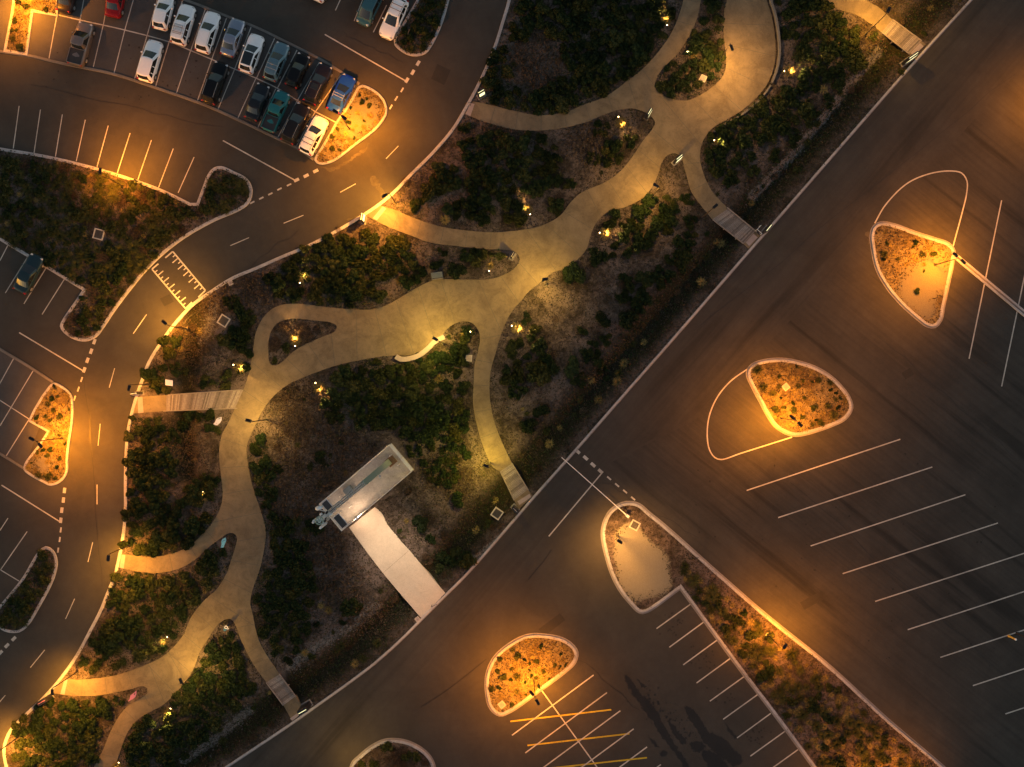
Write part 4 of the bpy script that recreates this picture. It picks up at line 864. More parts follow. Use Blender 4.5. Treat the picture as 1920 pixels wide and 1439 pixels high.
W = G(600, 956, 37.6); c_ = Vector((W.x - b0.x, W.y - b0.y, 37.6)); dr = Vector((-.2, .8, .25)).normalized(); MM = dr.to_track_quat('Z', 'Y').to_matrix().to_4x4()
mb = MB(); mb.lathe([(0, 0), (.12, .02), (.24, .08), (.27, .12), (.26, .25), (.0, .30)], c_, 20, M=MM); ds = mb.build('dish', M['whitepaint'], tw); mb = MB(); mb.tube(c_, tp(37.4), .03); mb.build('bracket', M['galv'], ds)
for k in range(6):
    h = 38.3 + (k % 3) * .8; a0 = k * 1.05; c_ = tp(h) + Vector((.27 * math.cos(a0), .27 * math.sin(a0), 0)); mb = MB(); mb.bbox(c_, (.16, .12, .42), a0, .02); mb.build('radio_unit', M['dark' if k % 2 else 'whitepaint'], tw)
fb = tp(10.5, .1, -.42); gt = G(748, 1062); tg = Vector((gt.x - b0.x, gt.y - b0.y, 0))
mb = MB(); mb.tube(tp(10.5), fb, .03); fh = mb.build('floodlight_bracket', M['galv'], tw); fd = (tg - fb).normalized(); mb = MB(); mb.tube(fb, fb + fd * .22, .13, .16, 12); hh_ = mb.build('floodlight', M['galv'], tw)
mb = MB(); mb.tube(fb + fd * .222, fb + fd * .232, .14, .14, 12); mb.build('lens', M['uplens'], hh_)
spot('flood_beam', fb + fd * .26, 3700, (1, .70, .43), tw, 50, .9, .12, tg)
fl = G(671, 971, 2.5); flr = empty('floodlight', (fl.x, fl.y, .17)); tag(flr, 'small floodlight on the compound fence above the head of the pale driveway', 'floodlight')
mb = MB(); mb.tube((0, 0, 2.2), (0, 0, 3.0), .03); mb.build('bracket', M['galv'], flr)
mb = MB(); mb.bbox((0, 0, 3.05), (.30, .18, .10), ang, .02); fh = mb.build('housing', M['offwhite'], flr); mb = MB(); mb.box((0, 0, 2.99), (.26, .14, .012), ang); mb.build('lens', M['uplens'], fh)
spot('flood_beam', (0, 0, 2.95), 330, (1, .64, .38), flr, 160, 1.0, .1, (.6, 0.3, 0))
# small white stakes in compound
for x, y in ((735, 853), (750, 870), (643, 928), (660, 948)):
    p = G(x, y); mb = MB(); mb.tube((0, 0, 0), (0, 0, 1.9), .03); mb.lathe([(.0, 1.98), (.07, 1.95), (.07, 1.88), (0, 1.86)], n=10); o = mb.build('marker_post', M['whitepaint']); o.location = (p.x, p.y, .17)
    tag(o, 'thin white capped post on the compound floor, one of four matching posts', 'post', 'white capped posts inside the compound')
# ------------------------------------------------------------------ cars
def ringpts(x0, x1, wd, c=.16, bulge=.08):
    """clockwise outline from front-left; returns points and segment kinds"""
    P = []; K = []
    ys = np.linspace(wd - c, -(wd - c), 6)
    for i, y in enumerate(ys): P.append((x1 - bulge * (y / wd) ** 2, y)); K.append('F' if i < 5 else 'P')
    P.append((x1 - bulge - c * .45, -wd + c * .2)); K.append('P')
    xs = np.linspace(x1 - bulge - c * 1.3, x0 + bulge + c * 1.2, 7)
    for i, x in enumerate(xs): P.append((x, -wd)); K.append('R' if i < 6 else 'P')
    P.append((x0 + bulge + c * .4, -wd + c * .2)); K.append('P')
    for i, y in enumerate(ys[::-1]): P.append((x0 + bulge * (y / wd) ** 2, y)); K.append('B' if i < 5 else 'P')
    P.append((x0 + bulge + c * .4, wd - c * .2)); K.append('P')
    for i, x in enumerate(xs[::-1]): P.append((x, wd)); K.append('L' if i < 6 else 'P')
    P.append((x1 - bulge - c * .45, wd - c * .2)); K.append('P')
    return P, K
CARN = [0]
def car(x, y, vec, kind, col, label, L=4.5, W=1.82, Ht=1.48, rack=False, rails=False, blackroof=False, sunroof=False, metal=0, name='parked_car', cat='car'):
    p = G(x, y, .75); h = math.atan2(-vec[1], vec[0]); root = empty(name, (p.x, p.y, .005), h); tag(root, label, cat, 'cars parked in the bays')
    CARN[0] += 1; paintm = carpaint('car_paint_%d' % CARN[0], col, metal); hw = W / 2
    belt = .92 if Ht < 1.56 else 1.02; nose = belt - .20; hood = belt - .04
    if kind == 'sedan': cab0, cab1, rf0, rf1, tail = .14, .72, .28, .52, belt + .02
    elif kind == 'hatch': cab0, cab1, rf0, rf1, tail = .03, .70, .11, .50, belt + .02
    elif kind == 'suv': cab0, cab1, rf0, rf1, tail = .02, .72, .07, .53, belt + .02
    elif kind == 'wagon': cab0, cab1, rf0, rf1, tail = .03, .71, .10, .51, belt + .02
    elif kind == 'ute': cab0, cab1, rf0, rf1, tail = .36, .77, .40, .61, belt - .02
    elif kind == 'van': cab0, cab1, rf0, rf1, tail = .01, .86, .03, .68, belt + .05
    X = lambda u: (u - .5) * L
    st = [(0, .62, tail - .28), (.01, .76, tail - .12), (.03, .88, tail - .03), (.08, .965, tail), (.2, 1, belt + .02), (.35, .99, belt), (.5, .985, belt), (.62, .99, belt - .01), (cab1, .995, hood + .02), (.82, 1, hood - .03), (.9, .965, nose + .08), (.94, .90, nose + .03), (.97, .80, nose - .05), (.99, .66, nose - .14), (1, .50, nose - .26)]
    vs = []; npf = 13
    for u, wf, zt in st:
        ww = hw * wf; zb = .24 if .05 < u < .95 else .32; cr = .035
        half = [(0, zt + cr), (.40, zt + cr * .8), (.72, zt + .0), (.90, zt - .05), (.975, zt - .14), (1.0, (zt + zb) / 2 + .05), (.965, zb)]
        prof = [(-a, b) for a, b in half[::-1]] + half[1:]
        vs += [(X(u), a * ww, b) for a, b in prof]
    fs = []; ns = len(st)
    for i in range(ns - 1):
        for k in range(npf - 1): fs.append((i * npf + k, (i + 1) * npf + k, (i + 1) * npf + k + 1, i * npf + k + 1))
    fs = [f[::-1] for f in fs]
    mb = MB(); mb.add(vs, fs, 0, True); mb.add(vs, [tuple(range(npf)), tuple((ns - 1) * npf + k for k in range(npf - 1, -1, -1))])
    for i in range(ns - 1): mb.add([vs[i * npf], vs[(i + 1) * npf], vs[(i + 1) * npf + npf - 1], vs[i * npf + npf - 1]], [(0, 1, 2, 3)])
    mb.build('body', paintm, root)
    # cabin
    P0, K = ringpts(X(cab0), X(cab1), hw * .92, .20, .14); P1, _ = ringpts(X(rf0), X(rf1), hw * .76, .17, .10); P2, _ = ringpts(X(rf0) + .10, X(rf1) - .10, hw * .66, .13, .05); P3, _ = ringpts(X(rf0) + .35, X(rf1) - .30, hw * .40, .10, .02)
    zb = belt - .02; n = len(P0); parts = {'F': MB(), 'B': MB(), 'R': MB(), 'L': MB(), 'P': MB()}
    for i in range(n):
        j = (i + 1) % n; mid0 = [((P0[q][0] * .45 + P1[q][0] * .55), (P0[q][1] * .52 + P1[q][1] * .48)) for q in (i, j)]; zm = zb + (Ht - .04 - zb) * .55
        m_ = parts[K[i]]
        m_.add([(*P0[i], zb), (*P0[j], zb), (*mid0[1], zm), (*mid0[0], zm), (*P1[j], Ht - .05), (*P1[i], Ht - .05)], [(3, 2, 1, 0), (5, 4, 2, 3)], 0, True)
    rm = parts['P']
    for A, B_, za, zc_ in ((P1, P2, Ht - .05, Ht - .008), (P2, P3, Ht - .008, Ht + .01)):
        for i in range(n): j = (i + 1) % n; rm.add([(*A[i], za), (*A[j], za), (*B_[j], zc_), (*B_[i], zc_)], [(3, 2, 1, 0)], 0, True)
    rm.add([(*q, Ht + .01) for q in P3][::-1], [tuple(range(n))], 0)
    # B pillars
    for s in (-1, 1):
        for u in (.46,) if kind == 'ute' else (.36, .20) if kind in ('suv', 'wagon', 'van') else (.38,):
            xx = X(u); rm.add([(xx - .04, s * (hw * .93 + .004), zb), (xx + .04, s * (hw * .93 + .004), zb), (xx + .03, s * (hw * .84 + .004), (zb + Ht) / 2 + .03), (xx - .05, s * (hw * .84 + .004), (zb + Ht) / 2 + .03), (xx + .02, s * (hw * .74 + .006), Ht - .05), (xx - .06, s * (hw * .74 + .006), Ht - .05)], [(0, 1, 2, 3), (3, 2, 4, 5)] if s > 0 else [(3, 2, 1, 0), (5, 4, 2, 3)])
    rm.build('roof', paintm, root)
    parts['F'].build('windscreen', M['glass'], root); parts['B'].build('rear_window', M['glass'], root); parts['L'].build('side_window', M['glass'], root); parts['R'].build('side_window', M['glass'], root)
    if blackroof or sunroof:
        a, b = (X(rf0) + .20, X(rf1) - .12) if blackroof else (X(rf1) - .95, X(rf1) - .30); wq = hw * (.60 if blackroof else .42)
        mb = MB(); mb.bbox(((a + b) / 2, 0, Ht + .012), (b - a, wq * 2, .022), 0, .008); mb.build('sunroof', M['glass'], root)
    if rails or rack:
        for s in (-1, 1): mb = MB(); mb.tube((X(rf0) + .15, s * hw * .66, Ht + .05), (X(rf1) - .15, s * hw * .66, Ht + .05), .018, .018, 6); mb.tube((X(rf0) + .2, s * hw * .66, Ht - .02), (X(rf0) + .2, s * hw * .66, Ht + .05), .02); mb.tube((X(rf1) - .2, s * hw * .66, Ht - .02), (X(rf1) - .2, s * hw * .66, Ht + .05), .02); mb.build('roof_rail', M['rim' if rack != 'dark' else 'trim'], root)
    if rack:
        for u in ((.35, .62) if rack != 3 else (.25, .5, .75)):
            xx = X(rf0) + (X(rf1) - X(rf0)) * u; mb = MB(); mb.bbox((xx, 0, Ht + .08), (.05, hw * 1.45, .03), 0, .008); mb.build('crossbar', M['trim' if rack == 'dark' else 'rim'], root)
    if rack == 'basket':
        xx = X(.5 * rf0 + .5 * rf1); mb = MB()
        for s in (-1, 1): mb.tube((xx - .5, s * .45, Ht + .16), (xx + .5, s * .45, Ht + .16), .015); mb.tube((xx + s * .5, -.45, Ht + .16), (xx + s * .5, .45, Ht + .16), .015)
        for k in range(-3, 4): mb.tube((xx + k * .14, -.45, Ht + .12), (xx + k * .14, .45, Ht + .12), .01, .01, 5)
        mb.build('roof_basket', M['trim'], root)
    if kind == 'ute':
        a, b = X(.02), X(cab0) - .03; mb = MB(); mb.box(((a + b) / 2, 0, belt + .035), (b - a, hw * 1.72, .02)); tr = mb.build('tray_floor', M['trim'], root)
        mb = MB()
        for s in (-1, 1): mb.bbox(((a + b) / 2, s * hw * .88, belt + .06), (b - a, .07, .12), 0, .01)
        mb.bbox((a, 0, belt + .061), (.07, hw * 1.7, .12), 0, .01); mb.bbox((b, 0, belt + .061), (.05, hw * 1.7, .12), 0, .01); mb.build('tray_side', paintm, root)
    # wheels
    for sx in (X(.17), X(.815)):
        for s in (-1, 1):
            mb = MB(); mb.tube((sx, s * (hw - .22), .32), (sx, s * (hw + .012), .32), .32, .32, 20); wl = mb.build('wheel', M['tyre'], root)
            mb = MB(); mb.tube((sx, s * (hw + .006), .32), (sx, s * (hw + .022), .32), .21, .20, 16); mb.build('rim', M['rim'], wl)
            mb = MB(); mb.lathe([(.36, -.02), (.36, .018), (.40, .014), (.40, -.02)], (sx, s * hw * .99, .33), 20, M=Matrix.Rotation(R(-90 * s), 4, 'X')); mb.build('wheel_arch', M['trim'], root)
    for s in (-1, 1):
        mb = MB(); mb.bbox((X(cab1) - .42, s * (hw + .08), belt + .03), (.14, .18, .12), 0, .03); mb.build('mirror', paintm, root)
        mb = MB(); mb.bbox((X(.948), s * hw * .66, nose - .03), (.22, hw * .30, .12), -s * .45, .03); mb.build('headlight', M['headl'], root)
        mb = MB(); mb.bbox((X(.022), s * hw * .72, tail - .12), (.14, hw * .28, .18), s * .3, .02); mb.build('tail_light', M['tail'], root)
    mb = MB(); mb.bbox((X(.988), 0, .46), (.10, hw * 1.15, .22), 0, .02); mb.build('grille', M['trim'], root)
    mb = MB(); mb.bbox((X(.004), 0, .42), (.08, hw * 1.3, .16), 0, .02); mb.build('bumper', M['trim'], root)
    return root
WHT = (.86, .87, .90); BLK = (.004, .0045, .006)
u1 = (.24, -1); u2 = (.30, -1); u3 = (.36, -1); u4 = (.42, -1); u5 = (.47, -1); u6 = (.52, -1)
car(127, -15, u1, 'sedan', (.02, .016, .016), 'black car cut by the top edge, left of the red one')
car(217, -6, (.20, -1), 'sedan', (.19, .006, .010), 'dark red car cut by the top edge of the photo')
car(151, 82, (.27, -1), 'ute', (.20, .175, .165), 'grey-brown utility truck parked alone in the lower bay row', 4.9, 1.85, 1.7, metal=.6, name='parked_truck', cat='utility truck')
car(281, 114, (.29, -1), 'suv', WHT, 'white SUV parked alone at the left of the lower bay row', 4.65, 1.85, 1.62)
car(306, 21, (.24, -1), 'hatch', WHT, 'white hatchback at the left end of the row of white cars', 4.1, 1.75, 1.46)
car(343, 46, (.28, -1), 'suv', WHT, 'white SUV with a black wire roof basket', 4.5, 1.82, 1.62, rack='basket')
car(389, 60, (.30, -1), 'wagon', WHT, 'white wagon with silver roof rails between the roof-basket car and the silver sedan', 4.65, 1.80, 1.52, rails=True)
car(436, 70, (.33, -1), 'sedan', (.30, .34, .42), 'silver-blue sedan between the white wagon and the black-roofed white car', 4.3, 1.76, 1.42, metal=.7)
car(471, 100, (.34, -1), 'hatch', WHT, 'white car with a black glass roof', 4.4, 1.78, 1.44, blackroof=True)
car(518, 115, (.38, -1), 'wagon', (.13, .22, .27), 'slate blue wagon with silver roof bars', 4.4, 1.75, 1.5, rack=2, metal=.4)
car(558, 132, (.42, -1), 'hatch', BLK, 'small black hatchback in the upper row beside the dark purple-grey wagon', 3.9, 1.70, 1.46)
car(596, 157, (.45, -1), 'wagon', (.016, .016, .026), 'dark purple-grey wagon in the upper row beside the blue car', 4.75, 1.82, 1.5, sunroof=True, metal=.3, rails='dark')
car(640, 175, (.48, -1), 'sedan', (.008, .05, .40), 'bright blue car with two silver roof bars', 4.4, 1.78, 1.42, rack=2)
car(403, 155, (.34, -1), 'wagon', BLK, 'glossy black wagon with silver rails in the lower row', 4.8, 1.84, 1.55, rails=True)
car(482, 191, (.38, -1), 'sedan', (.012, .016, .022), 'black sedan left of the teal utility', 4.2, 1.76, 1.42)
car(517, 208, (.42, -1), 'ute', (.02, .14, .16), 'teal utility truck with a dark open tray', 4.7, 1.75, 1.55, name='parked_truck', cat='utility truck')
car(554, 231, (.46, -1), 'wagon', (.022, .018, .018), 'dark brown wagon between the teal utility and the white SUV', 4.7, 1.84, 1.55, rails=True, metal=.3)
car(588, 254, (.50, -1), 'suv', WHT, 'white SUV with dark roof bars beside the bright sandy island', 4.4, 1.80, 1.62, rack='dark')
car(694, 12, (-.48, 1), 'van', (.03, .10, .14), 'teal-blue van beside the white wagon at the top edge', 4.4, 1.75, 1.55)
car(738, 34, (-.46, 1), 'wagon', WHT, 'white wagon with dark roof bars facing down at the top edge', 4.7, 1.84, 1.55, rack='dark')
car(606, -34, (.45, -1), 'wagon', WHT, 'white vehicle whose tail just shows at the top edge', 4.4)
car(53, 513, (.50, -1), 'sedan', (.016, .040, .055), 'slate blue car parked alone at the left edge', 4.5, 1.78, 1.44, metal=.3)
# ------------------------------------------------------------------ vegetation meshes
def quads_mesh(name, c, u, v, mat):
    n = len(c); V = np.empty((n, 4, 3)); V[:, 0] = c - u - v; V[:, 1] = c + u - v; V[:, 2] = c + u + v; V[:, 3] = c - u + v
    me = bpy.data.meshes.new(name); me.vertices.add(n * 4); me.vertices.foreach_set('co', V.ravel()); me.loops.add(n * 4); me.loops.foreach_set('vertex_index', np.arange(n * 4, dtype=np.int32))
    me.polygons.add(n); me.polygons.foreach_set('loop_start', np.arange(0, n * 4, 4, dtype=np.int32)); me.polygons.foreach_set('loop_total', np.full(n, 4, np.int32)); me.materials.append(mat); me.update(); me.validate(); return me
def unit(a): return a / (np.linalg.norm(a, axis=-1, keepdims=True) + 1e-9)
def shrub_mesh(name, mat, n, seed, ls=.075, flat=.75, lobes=7, open_=.0):
    """leaf clumps over several lobes; unit radius about 1 m, height ~0.9"""
    r = np.random.default_rng(seed); L = []
    for i in range(lobes):
        a = r.uniform(0, 2 * np.pi); d = r.uniform(.15, .62) * (i > 0); L.append((d * np.cos(a), d * np.sin(a), r.uniform(.30, .62), r.uniform(.28, .50)))
    L = np.array(L); pick = r.integers(0, lobes, n); d = unit(r.normal(size=(n, 3))); d[:, 2] = np.abs(d[:, 2]) * 1.0 - .15
    rad = L[pick, 3] * r.uniform(.55, 1.06, n) ** .6
    c = np.stack([L[pick, 0], L[pick, 1], L[pick, 2] * flat], 1) + d * rad[:, None] * np.array([1, 1, flat]); c[:, 2] = np.maximum(c[:, 2], .02)
    nrm = unit(d + r.normal(size=(n, 3)) * .6); u = unit(np.cross(nrm, r.normal(size=(n, 3)))); v = np.cross(nrm, u)
    s = ls * r.uniform(.5, 1.3, n)[:, None]; return quads_mesh(name, c, u * s * .55, v * s, mat)
def tussock_mesh(name, mat, n, seed, ln=.75, wd=.016, seg=3, lift=.8):
    r = np.random.default_rng(seed); Cc = []; U = []; Vv = []
    for i in range(n):
        a = r.uniform(0, 2 * np.pi); l = ln * r.uniform(.55, 1.15); el = r.uniform(.35, 1.35) * lift; p = np.array([.10 * np.cos(a) * r.uniform(), .10 * np.sin(a) * r.uniform(), 0.02])
        side = np.array([-np.sin(a), np.cos(a), 0])
        for k in range(seg):
            d = np.array([np.cos(a) * np.cos(el), np.sin(a) * np.cos(el), np.sin(el)]); q = p + d * l / seg; Cc.append((p + q) / 2); U.append(side * wd * (1 - k / seg * .5)); Vv.append((q - p) / 2); p = q; el -= r.uniform(.45, .85)
    Cc = np.array(Cc); Cc[:, 2] = np.maximum(Cc[:, 2], .02); return quads_mesh(name, Cc, np.array(U), np.array(Vv), mat)
def twig_mesh(name, mat, n, seed):
    r = np.random.default_rng(seed); a = r.uniform(0, 2 * np.pi, n); rr = np.sqrt(r.uniform(0, 1, n)) * .9; c = np.stack([rr * np.cos(a), rr * np.sin(a), r.uniform(.03, .40, n) * (1 - rr * .6)], 1)
    d = unit(np.stack([np.cos(a), np.sin(a), r.uniform(-.2, .9, n)], 1) + r.normal(size=(n, 3)) * .5); u = unit(np.cross(d, r.normal(size=(n, 3)))); s = r.uniform(.05, .16, n)[:, None]; return quads_mesh(name, c, u * .011, d * s, mat)
VM = {'shrub': [shrub_mesh('shrub', M['leaf_dark'], 2300, 10 + i, .085, .75, 6 + i) for i in range(4)] + [shrub_mesh('shrub', M['leaf_mid'], 2000, 20 + i, .085, .7, 7 + i) for i in range(3)],
      'ball': [shrub_mesh('ball_shrub', M['leaf_dark'], 3000, 40 + i, .06, .85, 14) for i in range(3)],
      'spread': [shrub_mesh('spreading_shrub', M['leaf_mid'], 1400, 50 + i, .10, .45, 9) for i in range(3)] + [shrub_mesh('spreading_shrub', M['leaf_olive'], 1300, 60 + i, .10, .45, 9) for i in range(2)],
      'tuss': [tussock_mesh('strappy_plant', M['leaf_olive'], 150, 70 + i, .95, .020) for i in range(4)],
      'straw': [tussock_mesh('grass_tussock', M['leaf_straw'], 170, 80 + i, .60, .014) for i in range(3)],
      'dry': [twig_mesh('dry_shrub', M['leaf_brown'], 900, 90 + i) for i in range(3)]}
NM = {'shrub': ('shrub', 'shrub', 'dense leafy green shrub'), 'ball': ('ball_shrub', 'shrub', 'compact rounded dark shrub'), 'spread': ('spreading_shrub', 'shrub', 'low spreading olive-green shrub'), 'tuss': ('strappy_plant', 'plant', 'arching strappy-leaved green plant'), 'straw': ('grass_tussock', 'grass tussock', 'small straw-coloured grass tussock'), 'dry': ('dry_shrub', 'shrub', 'dry brown twiggy shrub')}
ZN = {'A': 'in the top bed left of the narrow upper path', 'B': 'in the bed between upper path and main path', 'C': 'in the bed above the path loop', 'D': 'in the basin bed above the long boardwalk', 'E': 'in the dark bed below the long boardwalk', 'F': 'in the big bed around the tower compound', 'G': 'in the gravelly bed below the main path', 'H': 'in the bed right of the wide top path', 'K': 'on the rounded island between the top paths',
      'I1': 'in the lower left bed above the pink sign', 'I2': 'in the bottom left corner bed', 'I3': 'in the bottom bed between two path branches', 'J': 'in the tussocky bed between two left car parks', 'N0': 'in the top left strip bed', 'N1': 'on the island beside the top white wagon', 'N2': 'on the bright sandy island beside the cars', 'N3': 'on the narrow orange island at the left', 'N4': 'on the leafy island at the lower left',
      'E1': 'on the triangular sandy island', 'E2': 'on the kidney-shaped island', 'E3': 'in the long planted median', 'E4': 'on the golden half-round island', 'E5': 'on the dark bottom edge island', 'T': 'on the teardrop island in the path loop', 'W': 'in the swale beside the straight kerb'}
VC = {}; placed = []; CELL = {}; overflow = []
def near(x, y, r):
    cx, cy = int(x // 40), int(y // 40)
    for i in (-1, 0, 1):
        for j in (-1, 0, 1):
            for (a, b, c) in CELL.get((cx + i, cy + j), ()):
                if (a - x) ** 2 + (b - y) ** 2 < (r + c) ** 2: return True
    return False
def put(kind, x, y, rpx, zone, label=None, zs=1.0, sep=.62):
    if near(x, y, rpx * sep): return False
    CELL.setdefault((int(x // 40), int(y // 40)), []).append((x, y, rpx * sep))
    nm, cat, lab = NM[kind]; VC[kind] = VC.get(kind, 0) + 1
    if VC[kind] > 290: overflow.append((kind, x, y, rpx)); return True
    me = random.choice(VM[kind]); p = G(x, y); inG = inm(x, y, GARDEN_P)
    z = float(terrain(np.array([x]), np.array([y]))[0]) if inG else .09
    o = bpy.data.objects.new(nm, me); C.objects.link(o); s = rpx / S / (.93 if kind in ('shrub', 'ball', 'spread') else .75 if kind == 'tuss' else .5 if kind == 'straw' else .9)
    o.location = (p.x, p.y, z - .03); o.rotation_euler = (random.uniform(-.08, .08), random.uniform(-.08, .08), random.uniform(0, 6.28)); o.scale = (s * random.uniform(.85, 1.15), s * random.uniform(.85, 1.15), min(s, 1.0) * zs * random.uniform(.8, 1.15))
    tag(o, label or (lab + ' ' + ZN[zone]), cat, (lab + 's ' + ZN[zone]) if not label else None); return True
OX, OY, NXR, NYR = 60, 60, 2060, 1600
def rast(poly, cache={}):
    k = id(poly)
    if k not in cache:
        m = np.zeros((NYR, NXR), bool); xs = [p[0] for p in poly]; ys = [p[1] for p in poly]; x0 = max(0, int(min(xs)) + OX - 1); x1 = min(NXR, int(max(xs)) + OX + 2); y0 = max(0, int(min(ys)) + OY - 1); y1 = min(NYR, int(max(ys)) + OY + 2)
        X, Y = np.meshgrid(np.arange(x0, x1) - OX + .5, np.arange(y0, y1) - OY + .5); m[y0:y1, x0:x1] = inpoly_np(X, Y, poly); cache[k] = (m, poly)
    return cache[k][0]
def inm(x, y, poly):
    i, j = int(y + OY), int(x + OX)
    return 0 <= i < NYR and 0 <= j < NXR and bool(rast(poly)[i, j])
def okpos(x, y, margin=3, poly=None):
    if x < -40 or x > 1960 or y < -40 or y > 1480: return False
    if poly is not None and not inm(x, y, poly): return False
    for dx, dy in ((0, 0), (margin, 0), (-margin, 0), (0, margin), (0, -margin)):
        i, j = int(y + dy + OY), int(x + dx + OX)
        if 0 <= i < NYR and 0 <= j < NXR and BLOCK[i, j]: return False
    return not (BLOCK0[int(y + OY), int(x + OX)])
COMP = [(737, 822), (785, 880), (650, 1003), (592, 940)]
BWQ = [[(1672, 30), (1644, 62), (1710, 115), (1742, 82)], [(1365, 384), (1328, 412), (1400, 475), (1430, 440)], [(968, 862), (930, 884), (966, 960), (1003, 928)], [(532, 1258), (492, 1279), (545, 1360), (580, 1330)], [(465, 725), (445, 774), (240, 784), (252, 738)]]
COVR = [(186, 440, 20), (420, 602, 20), (1190, 985, 17), (932, 963, 18), (1318, 148, 13), (879, 672, 13), (1473, 726, 12), (941, 1321, 12), (407, 790, 12), (417, 1018, 13), (249, 1307, 14), (424, 1181, 12), (322, 718, 15), (965, 952, 10), (962, 481, 12), (1268, 303, 13), (820, 516, 13), (567, 527, 9), (553, 638, 9), (1473, 134, 10), (1341, 266, 10), (1249, 48, 8), (597, 722, 9), (1130, 438, 9), (445, 688, 8), (1426, 432, 12), (575, 1322, 12), (1702, 112, 9)]
BLOCK = (rast(PATH) & ~rast(HOLE)) | rast(PATH4) | rast(DRIVE); BLOCK0 = rast(COMP).copy()
for q in BWQ: BLOCK0 |= rast(q)
YY, XX = np.mgrid[0:NYR, 0:NXR]
for q in COVR: BLOCK0 |= (XX - OX - q[0]) ** 2 + (YY - OY - q[1]) ** 2 < q[2] ** 2
D1 = pdist(*np.meshgrid(np.arange(-60, 2000, 4), np.arange(-60, 1540, 4)), SW1)
# single shrubs that can be told apart in the photo
for x, y, r, z, l in ((855, 508, 19, 'C', 'large round dark shrub right of the small slatted bench'), (818, 496, 15, 'C', 'round dark shrub directly behind the small slatted bench'), (1075, 514, 21, 'G', 'round dark shrub touching the main path bend'), (1130, 601, 20, 'G', 'big isolated round shrub in the gravel right of the yellow path mouth'), (1092, 622, 11, 'G', 'small lone round shrub left of the big isolated round one'),
                      (1013, 771, 19, 'G', 'upper of two touching round shrubs above the boom gate'), (990, 798, 17, 'G', 'lower of two touching round shrubs above the boom gate'), (1207, 523, 18, 'G', 'round shrub in the middle of the gravel right of the main path'), (1175, 600, 21, 'G', 'tall dark oval shrub right of the big isolated round one'), (1325, 440, 6, 'G', 'tiny shrub near the grey boardwalk'),
                      (790, 980, 18, 'F', 'oval dark shrub right of the tower compound'), (860, 935, 19, 'F', 'dark shrub between the compound and the yellow boardwalk'), (643, 1166, 9, 'F', 'lone small bright shrub on the gravel left of the driveway'), (541, 1238, 10, 'F', 'small round shrub just right of the bottom boardwalk top'), (557, 1219, 9, 'F', 'small round shrub above the one by the bottom boardwalk'), (595, 1170, 8, 'F', 'small round shrub in the gravel below the dark bushes'), (1070, 690, 22, 'G', 'dark bushy shrub in the gravel above the twin round shrubs'),
                      (1718, 547, 7, 'E1', 'lone dark tuft on the sand of the triangular island'), (1731, 509, 3.5, 'E1', 'tiny dark tuft beside the lamp foot on the triangular island'), (1656, 487, 4, 'E1', 'tiny tuft by the left kerb of the triangular island')):
    put('ball', x, y, r, z, l, sep=.8)
